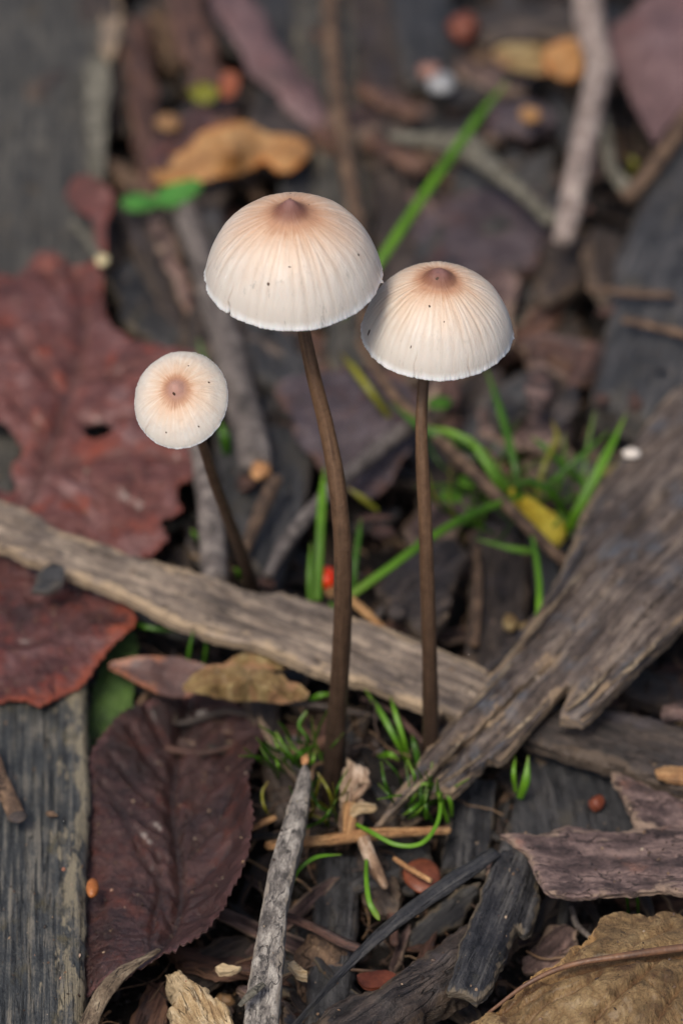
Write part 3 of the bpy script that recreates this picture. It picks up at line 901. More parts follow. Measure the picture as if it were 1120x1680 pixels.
# --- the big split bark, right
B = [(614, 1348, .35), (640, 1312), (668, 1272, .5), (700, 1222), (735, 1180, .62), (775, 1140), (815, 1092, .72), (850, 1050), (880, 1000, .8), (905, 955), (930, 910, .85), (950, 850), (985, 790, .9),
     (1030, 735), (1060, 690, .95), (1100, 640), (1260, 560, 1.1), (1260, 900, 1.3), (1150, 990, 1.25), (1110, 1030, 1.2), (1060, 1075, 1.15), (1018, 1120, 1.05), (985, 1150, 1.0), (958, 1180, .9),
     (940, 1178), (918, 1172, .88), (926, 1150), (940, 1122, .92), (930, 1118, .9), (905, 1148), (880, 1172, .8), (858, 1200), (838, 1226, .7), (818, 1240), (800, 1238), (790, 1256, .62), (770, 1272), (742, 1294, .5), (722, 1290), (706, 1296, .48),
     (712, 1276), (735, 1248, .58), (790, 1196, .66), (850, 1135, .76), (905, 1083, .85), (903, 1080, .85), (846, 1128, .76), (784, 1190, .66), (726, 1240, .58), (690, 1276, .5), (655, 1318, .42), (626, 1346, .35)]
t = thing('split_bark', "big split slab of brown-grey bark tapering down towards the middle mushroom's foot", 'bark', G(900, 1100, 0))
sheet('bark_body', B, M['bark_brown'], ctrl=[(1000, 900, 1.15), (1050, 980, 1.3), (900, 1050, .92), (820, 1120, .8), (1150, 800, 1.25), (870, 1140, .88), (760, 1240, .68)],
      sp=4.5, thick=.16, grain=(1, -.92), jit=2.6, jfreq=.05, relief=wr(.07, .3, 12, .06, .10), rnd=(.05, .05), rows=3, sidej=.02, parent=t)
for q_, (x0, y0, x1, y1, w_) in enumerate([(640, 1330, 760, 1212, 7), (628, 1336, 700, 1262, 5), (716, 1290, 800, 1232, 8), (760, 1268, 850, 1196, 9), (812, 1226, 900, 1146, 8), (706, 1282, 770, 1222, 5), (930, 1166, 1010, 1088, 9),
                                             (950, 1176, 1040, 1092, 10), (1000, 1124, 1100, 1030, 9), (1040, 1086, 1160, 985, 10), (830, 1080, 960, 930, 7), (880, 1010, 980, 860, 8), (740, 1190, 850, 1076, 6)]):
    h0, h1 = .50 + (x0 - 640) * .00155, .50 + (x1 - 640) * .00165
    tube('splinter', [(x0, y0, h0 - .05, w_ * .4), (x0 * .7 + x1 * .3 + 3, y0 * .7 + y1 * .3, h0 * .7 + h1 * .3 + .04, w_), (x0 * .35 + x1 * .65, y0 * .35 + y1 * .65 + 2, h0 * .35 + h1 * .65 + .03, w_ * .9), (x1, y1, h1 - .05, w_ * .4)],
         M['bark_brown' if q_ % 2 else 'petiole'], seg=8, flat=.6, bump=.12, parent=t, capj=.4)
sheet('bark_sliver', [(690, 1222, .48), (712, 1188, .55), (760, 1140, .62), (820, 1088, .66), (870, 1030, .7), (890, 1005, .72), (884, 996, .72), (840, 1050, .68), (790, 1095, .62), (740, 1140, .58), (702, 1178, .5)], M['bark_dark'],
      sp=5, thick=.15, grain=(1, -.95), jit=2, relief=wr(.05, .8, 8, .04), label="thin dark bark sliver running along the upper edge of the big split bark", cat='bark sliver')
# --- right, far: dark slab with two straws
t = thing('dark_slab', "large smooth dark slab leaning in from the right edge behind the grass", 'board', G(1080, 500, 0))
sheet('slab', [(1300, 60, 1.2), (1140, 165, .9), (1085, 250), (1040, 345, .7), (1008, 420), (1000, 500, .6), (985, 580), (968, 640, .5), (985, 662), (1012, 660), (1050, 676, .5), (1090, 700), (1300, 700, 1.0)], M['slate'],
      sp=12, thick=.5, grain=(.4, -1), jit=3, relief=wr(.04, .6, 5, .05), rnd=(.15, .15), parent=t)
lump('knot_hole', 1082, 607, .78, 22, 16, M['black_wood'], sub=2, parent=t, tall=.3)
for q, (pts, lab) in enumerate([([(962, 472, .85, 15), (1030, 480, .9, 20), (1104, 484, .95, 17)], "upper of the two pale straws lying on the dark slab"),
                                ([(1022, 524, .85, 17), (1075, 535, .9, 19), (1150, 558, .95, 18)], "lower of the two pale straws lying on the dark slab")]):
    tube('dry_straw', pts, M['twig_brown'], seg=10, flat=.5, bump=.06, label=lab, cat='straw', group="straws on the dark slab")
lump('white_seed', 1035, 744, 1.1, 30, 18, M['white'], rough=.1, ang=-.2, label="small white seed lying on the upper part of the big bark", cat='seed')

# --- lower right pieces
sheet('bark_strip', [(858, 1205, .4), (880, 1178, .45), (915, 1160, .5), (960, 1152, .52), (1010, 1158, .5), (1060, 1168, .5), (1115, 1185, .5), (1260, 1230, .45), (1260, 1330, .3), (1130, 1292, .32), (1080, 1280, .32),
                     (1010, 1256, .34), (950, 1236, .36), (900, 1218, .38)], M['bark_dark'], sp=5, thick=.2, grain=(1, .3), jit=2.5, relief=wr(.05, .8, 5, .06), rnd=(.08, .08), rows=3, sidej=.04,
      label="dark brown bark strip crossing to the right edge under the big split bark", cat='bark strip')
lump('bark_chunk', 1112, 1168, .62, 52, 34, M['bark_mauve'], rough=.3, tall=.6, label="pinkish bark chunk on the bark strip at the right edge", cat='bark chunk')
sheet('bark_flake', [(1074, 1264, .44), (1090, 1256, .46), (1150, 1264, .46), (1160, 1286, .42), (1110, 1282, .4), (1080, 1276, .42)], M['straw'], sp=5, thick=.05, jit=2, relief=wr(.03, 1, 6, .04),
      label="small tan flake on the lower edge of the dark bark strip", cat='bark flake')
sheet('dark_board', [(868, 1225, -.15), (900, 1222), (1010, 1250, -.15), (1050, 1300), (1060, 1400, -.1), (900, 1400), (815, 1400, -.1), (836, 1330), (852, 1270, -.12)], M['slate'], sp=7, thick=.35, grain=(.2, 1), jit=2,
      relief=wr(.035, .7, 5, .04), rnd=(.08, .08), label="flat slate-grey board under the crusty bark with an orange crumb on it", cat='board')
lump('orange_crumb', 978, 1317, -.02, 22, 20, M['rust'], rough=.35, tall=1, label="orange crumb lying on the slate-grey board", cat='bark crumb')
sheet('crusty_bark', [(820, 1366, .62), (842, 1362, .6), (880, 1368, .55), (930, 1352, .5), (962, 1358), (1000, 1364, .5), (1040, 1356, .5), (1100, 1352, .5), (1250, 1340, .5), (1250, 1470, .72), (1130, 1462, .72), (1080, 1456), (1040, 1462, .74),
                      (990, 1464), (940, 1468, .74), (915, 1464, .72), (892, 1454, .70), (880, 1432, .68), (868, 1404, .66), (852, 1384, .65)], M['bark_mauve'], ctrl=[(1000, 1410, .66), (900, 1400, .62), (1100, 1410, .68)], sp=4.5, thick=.09,
      grain=(1, .05), jit=2.5, relief=wr(.05, 1.4, 4, .07), rnd=(.05, .04), rows=3, sidej=.03, label="crusty mauve-brown bark plate with a curled pale lip, right edge", cat='bark plate')
sheet('crusty_bark', [(1003, 1262, .3), (1030, 1270, .35), (1070, 1290, .36), (1130, 1310, .38), (1250, 1340, .4), (1250, 1400, .4), (1130, 1372, .45), (1080, 1368, .45), (1044, 1362, .42), (1036, 1336, .38), (1022, 1300, .34), (1006, 1282, .32)],
      M['bark_mauve'], sp=5, thick=.10, grain=(1, .3), jit=3, relief=wr(.05, 1.4, 4, .06), rnd=(.05, .04), rows=3, sidej=.03,
      label="upper crusty bark flake with a jagged left side, under the dark bark strip", cat='bark plate')
Q = [(700, 1720, .1), (745, 1690, .15), (790, 1668, .25), (830, 1634, .4), (868, 1602, .55), (905, 1580, .6), (935, 1556, .6), (968, 1532, .55), (985, 1508, .6), (1010, 1498, .65), (1060, 1502, .6), (1090, 1498, .6), (1140, 1512, .55),
     (1260, 1560, .5), (1260, 1760, .3), (1000, 1800, .2), (800, 1780, .1)]
QV = [([(820, 1650), (870, 1612), (940, 1582), (1040, 1566), (1130, 1554), (1260, 1545)], 1.1), ([(1000, 1572), (960, 1610), (900, 1640), (850, 1690)], .6), ([(1090, 1560), (1040, 1610), (985, 1660), (930, 1730)], .6),
      ([(1170, 1552), (1120, 1610), (1080, 1670), (1050, 1730)], .6), ([(925, 1586), (940, 1560), (975, 1535)], .5), ([(1020, 1568), (1050, 1540), (1100, 1520)], .5), ([(920, 1590), (890, 1625), (830, 1660)], .5),
      ([(1050, 1600), (1090, 1640), (1120, 1690)], .25), ([(960, 1610), (990, 1640)], .25)]
t = thing('tan_leaf', "large withered tan leaf with dark veins in the lower right corner", 'leaf', G(1000, 1620, 0))
sheet('leaf_blade', Q, M['leaf_tan'], ctrl=[(1040, 1566, .85), (940, 1584, .75), (1130, 1554, .85), (1000, 1650, .62), (1100, 1660, .6), (1040, 1530, .62), (880, 1660, .42)], sp=4.5, thick=.03, smooth=True, jit=3,
      relief=lr(.07, 1.6, .018, .05), veins=(QV, 4.5, .17), rows=1, sidej=0, parent=t)
tube('midrib', [(800, 1662, .26, 5), (868, 1612, .60, 8), (940, 1582, .71, 10), (1040, 1566, .79, 13), (1130, 1554, .80, 15), (1240, 1545, .8, 18)], M['midrib'], seg=10, bump=.06, parent=t)
sheet('black_bark_piece', [(822, 1392, .56), (850, 1386, .56), (866, 1400, .5), (882, 1432, .36), (886, 1478, .28), (880, 1500, .27), (870, 1526, .25), (858, 1528), (848, 1518, .3), (838, 1540, .36), (822, 1582, .42), (800, 1625, .46), (782, 1640, .46),
                           (762, 1628), (733, 1622, .46), (744, 1590), (752, 1545, .46), (778, 1490, .48), (792, 1448, .5), (806, 1415, .54)], M['black_wood'], ctrl=[(850, 1450, .42), (810, 1500, .52), (785, 1570, .56)], sp=4.5, thick=.12,
      grain=(-.42, 1), jit=2.5, relief=wr(.045, .8, 9, .04, .03), rnd=(.05, .05), rows=3, sidej=.03, label="blackened bark piece hanging down from under the crusty bark plate, frayed end", cat='bark piece')
sheet('rough_bark', [(500, 1740, .3), (518, 1668, .32), (545, 1640, .35), (580, 1622, .4), (612, 1618, .4), (650, 1590, .42), (700, 1552, .4), (745, 1520, .38), (790, 1488, .35), (830, 1460, .3), (850, 1520, .2), (800, 1590, .22), (752, 1618, .25),
                     (700, 1650, .25), (664, 1690, .22), (640, 1760, .2)], M['bark_dark'], ctrl=[(640, 1640, .55), (740, 1560, .5), (570, 1690, .5)], sp=4.5, thick=.35, grain=(1, -.7), jit=3, relief=wr(.06, 1.2, 4, .08), rnd=(.12, .12),
      rows=4, sidej=.06, label="rough dark brown bark ridge at the bottom between the thin strip and tan leaf", cat='bark')
tube('curved_strip', [(812, 1398, .6, 26), (780, 1420, .62, 30), (735, 1450, .62, 32), (690, 1482, .6, 30), (640, 1520, .56, 26), (600, 1555, .52, 20), (560, 1596, .48, 15), (520, 1640, .42, 12), (460, 1710, .35, 12)], M['black_wood'], seg=14,
     flat=.4, bump=.10, bfreq=4, step=.05, label="thin blackish bark strip curving down to the bottom edge", cat='bark strip')
# --- grey stick and straw in front
t = thing('grey_stick', "mottled pale grey stick widening towards the bottom, with an orange tip", 'stick', G(455, 1450, .5))
sheet('stick', [(491, 1262, .95), (500, 1246, .95), (509, 1262, .95), (506, 1310, .92), (495, 1370, .88), (478, 1440, .84), (470, 1480), (466, 1540, .8), (462, 1600), (456, 1680, .7), (450, 1780, .65), (385, 1780, .65), (400, 1680, .7), (408, 1600),
                (420, 1540, .8), (430, 1480), (444, 1410, .86), (462, 1350, .9), (478, 1300, .92)], M['lichen_stick'], sp=4, thick=.22, grain=(-.25, 1), jit=1.5, relief=wr(.02, 1.5, 8, .03), rnd=(.05, .05), rows=3, sidej=.02, parent=t)
lump('broken_tip', 500, 1247, .93, 14, 20, M['cut'], rough=.25, parent=t)
tube('green_needle', [(393, 1650, .9, 8), (412, 1630, .92, 15), (432, 1614, .92, 12)], M['lichen'], seg=8, flat=.5, label="short olive needle lying across the pale grey stick", cat='needle')
t = thing('orange_straw', "orange-brown straw stalk lying level between the grass and grey stick", 'stalk', G(580, 1372, .1))
tube('stalk', [(438, 1388, .12, 15), (480, 1384, .15, 18), (540, 1378, .18, 20), (590, 1371, .2, 22), (650, 1366, .2, 18), (735, 1362, .2, 15)], M['straw'], seg=14, bump=.10, bfreq=5, parent=t, capj=.3)
tube('side_branch', [(596, 1376, .2, 20), (606, 1404, .12, 24), (618, 1430, .05, 22), (632, 1456, .02, 12)], M['frag'], seg=12, bump=.16, parent=t, capj=.3)
tube('side_branch', [(570, 1374, .2, 18), (573, 1350, .3, 22), (575, 1320, .36, 24)], M['straw'], seg=10, bump=.12, parent=t, capj=.3)
tube('straw_bit', [(413, 1360, .2, 9), (432, 1350, .22, 12), (452, 1341, .24, 10)], M['straw'], seg=8, bump=.1, capj=.3, label="short orange straw bit beside the pointed end of the grey stick", cat='straw')
t = thing('broken_wood', "pale splintered wood fragment standing at the middle mushroom's foot", 'wood fragment', G(575, 1300, 0))
sheet('splinter_body', [(556, 1352, .2), (558, 1310, .3), (562, 1270, .42), (570, 1240, .5), (582, 1248), (604, 1262, .5), (606, 1276, .46), (590, 1280), (588, 1300, .4), (600, 1312, .38), (590, 1345, .25), (574, 1362, .2)], M['frag'], sp=4, thick=.14,
      grain=(0, 1), jit=4, jfreq=.12, relief=wr(.07, 2, 9, .07), rnd=(.05, .05), parent=t, rows=3)
tube('splinter_arm', [(574, 1335, .36, 22), (590, 1326, .42, 26), (612, 1326, .45, 18)], M['pale_wood'], seg=12, bump=.2, parent=t, capj=.4, flat=.7)
tube('splinter_arm', [(580, 1310, .36, 16), (592, 1298, .46, 14), (602, 1288, .5, 8)], M['frag'], seg=10, bump=.2, parent=t, capj=.4, flat=.7)
t = thing('pale_wood', "pale cream crumbly wood piece at the bottom, left of the grey stick", 'wood fragment', G(330, 1640, 0))
sheet('chunk', [(272, 1592, .1), (292, 1586, .15), (312, 1600, .2), (340, 1616), (368, 1640, .2), (384, 1668, .18), (378, 1720, .1), (330, 1740, .1), (296, 1700), (276, 1650, .05), (290, 1620)], M['pale_wood'], sp=4, thick=.4, grain=(.55, 1), jit=4, jfreq=.1,
      relief=wr(.10, 1.1, 5, .1, .1), rnd=(.08, .08), parent=t, rows=4, sidej=.08)
for pts, lab in (([(352, 1586), (366, 1580), (396, 1586), (380, 1594), (360, 1594)], "tan splinter just above the pale crumbly wood"),
                 ([(470, 1580), (482, 1576), (506, 1594), (504, 1604), (486, 1598)], "cream splinter just to the side of the pale grey stick")):
    sheet('wood_splinter', pts, M['pale_wood'], h=.05, sp=4, thick=.08, grain=(1, .3), jit=1.5, relief=wr(.03, 2, 8, .02), label=lab, cat='splinter')
lump('russet_scale', 692, 1436, .05, 62, 62, M['disc'], rough=.06, tall=.35, label="round russet scale under a short straw beside the curved black strip", cat='bud scale')
tube('straw_bit', [(646, 1408, .3, 9), (676, 1428, .3, 10), (708, 1446, .3, 9)], M['straw'], seg=8, bump=.06, label="short yellow straw lying across the round russet scale", cat='straw')
sheet('rust_scale', [(585, 1600), (620, 1592), (650, 1600), (640, 1616), (600, 1620)], M['rust'], h=-.1, sp=5, thick=.05, smooth=True, relief=lr(.03), label="rust-red scale half hidden behind the rough dark bark ridge", cat='bud scale')

# --- middle distance
t = thing('grey_twig', "thick grey twig ending in an orange broken end beside the smallest mushroom", 'twig', G(400, 660, 0))
tube('twig_bark', [(300, 330, .3, 40), (335, 440, .4, 46), (365, 540, .5, 50), (392, 640, .55, 54), (412, 715, .6, 56), (420, 765, .6, 54)], M['twig_grey'], seg=20, bump=.07, bfreq=2.5, parent=t, capj=.2)
lump('broken_end', 428, 772, .62, 34, 34, M['cut'], rough=.25, parent=t)
lump('torn_bark', 405, 792, .35, 36, 34, M['bark_red'], rough=.3, parent=t)
tube('brown_twig', [(452, 786, .7, 24), (432, 830, .62, 24), (414, 870, .5, 20), (402, 905, .4, 16)], M['twig_brown'], seg=12, bump=.08, label="short brown twig leaning just below the orange broken end", cat='twig')
tube('grey_twig', [(318, 720, .5, 26), (334, 770, .5, 34), (345, 850, .45, 42), (352, 960, .4, 46)], M['twig_grey'], seg=16, bump=.07, label="upright grey twig directly behind the smallest mushroom's stem", cat='twig')
sheet('slate_chip', [(350, 700, .1), (430, 690, .2), (520, 700, .2), (505, 800), (482, 880, .25), (455, 962, .3), (440, 972), (420, 930, .25), (380, 860, .15), (352, 800)], M['slate'], sp=9, thick=.25, grain=(0, 1), jit=2,
      relief=wr(.04, .7, 5, .04), rnd=(.08, .08), label="pointed slate-grey wood chip behind the diagonal bark strip", cat='wood chip')
lump('chip_tip', 436, 958, .35, 34, 26, M['bark_red'], rough=.3, tall=.5, label="brown crumb on the point of the slate-grey chip", cat='bark crumb')
sheet('purple_leaf', [(452, 640, .4), (480, 618, .5), (540, 606, .5), (600, 602, .4), (650, 620, .45), (690, 660, .35), (680, 720, .3), (640, 790, .2), (600, 815, .2), (560, 800, .25), (510, 745, .35), (480, 715, .45), (484, 690, .5), (462, 665, .45)],
      M['leaf_purple'], ctrl=[(570, 700, .55), (620, 660, .6)], sp=8, thick=.03, smooth=True, jit=4, relief=lr(.10, 1.2, .01, .05), veins=(fan([(690, 640), (620, 680), (550, 700), (470, 660)], 4, length=80), 6, .05), rows=1, sidej=0,
      label="dusky purple leaf behind the tall mushroom's stem", cat='leaf')
tube('pale_twig', [(690, 690, .6, 26), (640, 722, .6, 28), (560, 790, .6, 26), (510, 840, .6, 24), (470, 890, .55, 26), (440, 945, .5, 18)], M['twig_grey'], seg=14, bump=.08, bfreq=3, label="slanting grey-brown twig crossing behind the tall mushroom's stem", cat='twig')
tube('brown_stalk', [(590, 560, .5, 16), (640, 640, .7, 18), (706, 706, .8, 20), (760, 760, .8, 22), (815, 815, .75, 22), (900, 900, .6, 20), (950, 940, .5, 16)], M['twig_brown'], seg=12, bump=.05, label="long brown stalk running through the bright green grass", cat='stalk')
sheet('upright_plank', [(772, 870, .1), (800, 850, .1), (850, 860), (872, 900, .1), (862, 1000), (880, 1100, .0), (800, 1120), (764, 1100, 0), (768, 980)], M['bark_dark'], sp=8, thick=.3, grain=(0, 1), jit=3, relief=wr(.04, .7, 7, .05), rnd=(.08, .08),
      label="dark brown plank behind the diagonal strip, right of the right mushroom", cat='plank')
tube('plank_edge', [(782, 900, .2, 14), (784, 980, .2, 16), (778, 1060, .15, 18)], M['twig_brown'], seg=10, bump=.1, label="thin tan sliver along the side of the dark brown plank", cat='sliver')
sheet('wood_chip', [(862, 870, .2), (885, 862), (915, 920, .3), (930, 990), (940, 1030, .3), (905, 1010), (880, 960, .2)], M['slate'], sp=8, thick=.2, grain=(.4, 1), jit=2, relief=wr(.04), rnd=(.06, .06), label="dark slate sliver beside the yellow bud and big split bark", cat='wood chip')
t = thing('yellow_bud', "yellow withered bud among the bright green grass", 'bud', G(890, 840, .5))
sheet('bud', [(832, 794, .6), (842, 788), (864, 802, .65), (896, 824), (918, 840, .6), (929, 858), (917, 873, .55), (896, 876), (878, 862, .55), (866, 838), (846, 814, .6)], M['yellow'], sp=6, thick=.18, smooth=True, jit=1.5, relief=lr(.04), rnd=(.14, .14), parent=t)
for px, py, lab in ((836, 1022, "ochre crumb on the dark plank just left of its twin"), (864, 1032, "ochre crumb on the dark plank just right of its twin")):
    lump('ochre_crumb', px, py, .2, 24, 34 if px < 850 else 26, M['cut'] if 0 else M['leaf_tan2'], rough=.25, label=lab, cat='bark crumb', group="ochre crumbs on the dark plank")
t = thing('red_berry', "small bright orange-red berry between the grass and the tall mushroom's stem", 'berry', G(533, 948, .4))
lump('berry_skin', 534, 948, .5, 38, 36, M['berry'], rough=.03, parent=t, tall=.95)
lump('berry_calyx', 543, 970, .42, 22, 18, M['straw'], rough=.25, parent=t)
tube('orange_sliver', [(570, 978, .75, 14), (595, 1000, .75, 18), (630, 1030, .72, 10)], M['leaf_orange'], seg=10, flat=.5, bump=.1, label="orange sliver lying behind the tall stem on the diagonal strip's edge", cat='sliver')
sheet('brown_chip', [(612, 960, .3), (650, 920, .35), (700, 885, .4), (745, 880, .4), (768, 905), (740, 960, .3), (735, 1010), (700, 1040, .2), (660, 1010)], M['bark_dark'], sp=7, thick=.15, grain=(1, -.8), jit=4, relief=wr(.06, 1, 5, .08), rnd=(.06, .06),
      label="brown bark chip behind the right mushroom's stem above the diagonal strip", cat='bark chip')
for (px, py, w, h_, a, mt, lab) in [(615, 850, 60, 16, .1, 'bark_red', "rusty bark bit directly right of the tall mushroom's stem"), (628, 872, 40, 26, 0, 'bark_red', "second rusty bit just below the rusty bark bit by the tall stem"),
                                    (738, 645, 34, 80, 0, 'bark_red', "reddish bark bit just below the right mushroom's cap"), (650, 1002, 28, 30, 0, 'bark_dark', "dark crumb on the brown bark chip")]:
    lump('bark_bit', px, py, .35, w, h_, M[mt], rough=.25, tall=.5, ang=a, label=lab, cat='bark bit')

# --- far zone
def strip(name, pts, w, mat, label, cat, h=.2, grain=None, thick=.14, sp=12, jit=7, flat=None):
    """a board given by its centreline (px, py, h) and width"""
    P = np.array(pts, float)
    d = np.gradient(P[:, :2], axis=0); d /= np.linalg.norm(d, axis=1)[:, None]
    nrm = np.c_[-d[:, 1], d[:, 0]]
    ws = np.array(w if hasattr(w, '__len__') else [w] * len(P), float)
    A = [(P[i, 0] + nrm[i, 0] * ws[i] / 2, P[i, 1] + nrm[i, 1] * ws[i] / 2, P[i, 2]) for i in range(len(P))]
    Bq = [(P[i, 0] - nrm[i, 0] * ws[i] / 2, P[i, 1] - nrm[i, 1] * ws[i] / 2, P[i, 2]) for i in range(len(P))]
    e = P[-1, :2] - P[0, :2]
    return sheet(name, A + Bq[::-1], mat, sp=sp, thick=thick, grain=tuple(e), jit=jit, relief=wr(.06, .6, 6, .08), rnd=(.1, .1), label=label, cat=cat)


strip('long_plank', [(515, -150, .1), (535, 100, .1), (560, 330, .05), (580, 620, 0)], [110, 95, 90, 80], M['plank_grey'], "grey plank running straight back behind the tall mushroom's cap", 'plank')
strip('long_plank', [(610, -150, .0), (622, 80, 0), (640, 300, -.05), (660, 520, -.1)], [90, 85, 80, 70], M['bark_dark'], "brown plank running back between the grey plank and the pale pebble", 'plank')
strip('long_plank', [(680, -150, .2), (690, 20, .2), (706, 130, .15)], [110, 100, 80], M['slate'], "bluish plank whose near end meets the pale pebble", 'plank')
strip('wood_strip', [(430, -150, .2), (445, 60, .15), (470, 230, .1), (500, 340, 0)], [80, 80, 70, 50], M['slate'], "dull grey strip just left of the long grey plank", 'wood strip')
tube('dry_stalk', [(532, -140, .4, 24), (545, 80, .4, 26), (562, 220, .35, 28), (590, 400, .3, 26), (600, 560, .25, 22)], M['twig_brown'], seg=12, bump=.06, label="long tan dry stem lying along the grey plank behind the tall cap", cat='dry stem')
strip('mauve_strip', [(330, -140, .5), (385, 0, .6), (440, 90, .55), (500, 160, .4), (530, 210, .3)], [70, 66, 62, 56, 26], M['leaf_pink'], "mauve-grey leaf strip slanting down above the orange leaf", 'leaf strip', thick=.05)
strip('bark_strip', [(280, -140, .4), (310, 20, .4), (345, 130, .35), (370, 210, .3)], [56, 60, 60, 50], M['bark_red'], "reddish-brown strip just left of the mauve leaf strip", 'bark strip')
strip('bark_strip', [(215, 20, .1), (235, 150, .15), (240, 240, .15), (250, 320, .1)], [50, 46, 40, 30], M['bark_red'], "reddish-brown strip lying alongside the long weathered board", 'bark strip')
strip('bark_plate', [(400, 200, .35), (450, 215, .35), (510, 205, .3)], [90, 110, 70], M['bark_dark'], "grey-brown plate directly behind the orange leaf", 'bark plate')
OR = [(250, 282, .3), (268, 262, .4), (300, 246, .6), (328, 222, .75), (360, 206, .85), (405, 200, .85), (440, 220, .7), (470, 222, .7), (500, 230, .7), (508, 254, .6), (480, 276, .5), (452, 276, .45), (430, 264, .5), (395, 280, .45), (350, 292, .4),
      (300, 298, .35), (264, 298, .3)]
t = thing('orange_leaf', "orange-tan curled leaf lying behind and left of the tall mushroom's cap", 'leaf', G(380, 250, .5))
sheet('leaf_blade', OR, M['leaf_orange'], ctrl=[(380, 245, 1.0), (435, 245, .55), (480, 250, .8)], sp=8, thick=.04, smooth=True, jit=3, relief=lr(.06), veins=(fan([(255, 285), (340, 255), (430, 245), (505, 245)], 4, length=40), 5, .05), rows=1, sidej=0, parent=t)
sheet('maroon_leaf', [(245, 262, .35), (262, 215, .6), (300, 190, .8), (335, 180, .85), (350, 205, .8), (318, 235, .6), (290, 255, .5), (262, 275, .4)], M['leaf_maroon'], sp=9, thick=.03, smooth=True, jit=2, relief=lr(.05), rows=1, sidej=0,
      label="dark maroon leaf behind the left end of the orange leaf", cat='leaf')
lump('tan_bit', 275, 200, .8, 44, 34, M['straw'], rough=.2, tall=.4, label="tan bit at the top of the far maroon leaf", cat='leaf bit')
lump('moss_bit', 338, 152, .7, 46, 40, M['grass_y'], rough=.3, tall=.4, label="yellow-green moss bit above the orange leaf", cat='moss')
lump('orange_bit', 377, 140, .7, 34, 62, M['leaf_rust'], rough=.2, tall=.4, label="rusty orange bit beside the yellow-green moss", cat='leaf bit')
t = thing('green_seedling', "bright green seedling leaf pair under the orange leaf", 'seedling', G(262, 320, .5))
sheet('seed_leaf', [(198, 330, .4), (212, 320), (235, 317, .45), (256, 324), (262, 333, .45), (240, 342), (212, 342, .4)], M['leaf_green'], h=.4, sp=7, thick=.05, smooth=True, jit=.5, relief=lr(.02), rows=1, sidej=0, parent=t)
sheet('seed_leaf', [(256, 332, .5), (262, 312), (290, 298, .6), (322, 294), (332, 302, .6), (318, 320), (285, 336, .5)], M['leaf_green'], h=.5, sp=7, thick=.05, smooth=True, jit=.5, relief=lr(.02), rows=1, sidej=0, parent=t)
sheet('pink_leaf', [(106, 320, .3), (124, 292, .5), (146, 288, .7), (170, 300, .7), (188, 318, .6), (182, 345, .6), (174, 380, .6), (172, 424, .5), (160, 400, .5), (150, 360, .5), (126, 342, .4)], M['leaf_red'], sp=8, thick=.03, smooth=True, jit=3,
      relief=lr(.08), rows=1, sidej=0, label="small crumpled red leaf on the right edge of the far grey board", cat='leaf')
t = thing('pale_twig', "short pale twig with a cream cut end on the far grey board", 'twig', G(150, 395, .5))
tube('stalk', [(122, 366, .4, 16), (145, 396, .5, 17), (164, 424, .6, 18)], M['lichen'], seg=10, bump=.05, parent=t)
lump('cut_end', 168, 427, .62, 22, 22, M['cut_pale'], rough=.08, parent=t)
for i, (pts, w, mt, lab) in enumerate([
        ([(205, 330, 0), (250, 420, 0), (300, 540, -.05)], [34, 44, 40], 'bark_dark', "dark strip leaning behind the smallest mushroom, first from the red leaf"),
        ([(250, 340, .1), (290, 430, .1), (330, 540, .05)], [26, 32, 30], 'bark_mauve', "mauve strip between the first dark strip and the thick grey twig"),
        ([(195, 430, -.1), (230, 500, -.1), (300, 570, -.1)], [60, 70, 40], 'black_wood', "black strip tucked under the tip of the red leaf"),
        ([(340, 340, .2), (360, 420, .2), (400, 520, .15), (440, 620, .1)], [40, 46, 46, 40], 'slate', "slate strip just left of the tall mushroom's cap"),
        ([(430, 540, .0), (470, 600, .05), (500, 660, .0)], [70, 80, 60], 'slate', "slate chip directly under the tall mushroom's cap")]):
    strip('wood_strip', pts, w, M[mt], lab, 'wood strip', sp=11)
# right, far
t = thing('thick_twig', "thick pinkish-grey twig with a knuckle, upper right", 'twig', G(955, 180, .6))
tube('twig_bark', [(955, -160, 1.3, 50), (962, -20, 1.2, 50), (970, 60, 1.1, 48), (984, 108, 1.05, 46), (972, 160, 1.0, 44), (960, 220, .9, 44), (946, 290, .75, 42), (934, 350, .55, 40), (922, 396, .4, 34)], M['twig_pale'], seg=18, bump=.05, bfreq=2, parent=t, capj=.2)
lump('twig_knuckle', 988, 108, 1.1, 40, 44, M['twig_pale'], rough=.15, parent=t, tall=1)
tube('thin_twig', [(1180, 110, 1.2, 26), (1130, 190, 1.1, 28), (1085, 255, 1.0, 27), (1050, 300, .8, 26), (1025, 326, .6, 28)], M['twig_brown'], seg=12, bump=.06, label="tan twig sloping down from the right edge to a fork", cat='twig')
tube('thin_twig', [(980, 170, .6, 26), (992, 230, .65, 26), (1005, 280, .65, 24), (1040, 325, .6, 28)], M['lichen'], seg=12, bump=.1, label="mossy grey-green twig beside the thick pinkish twig", cat='twig')
tube('lichen_twig', [(640, 225, .3, 20), (760, 240, .5, 40), (810, 280, .5, 34), (850, 310, .45, 28), (905, 365, .4, 26)], M['lichen'], seg=12, bump=.18, label="lichen-covered twig sloping behind the long grass blade", cat='twig')
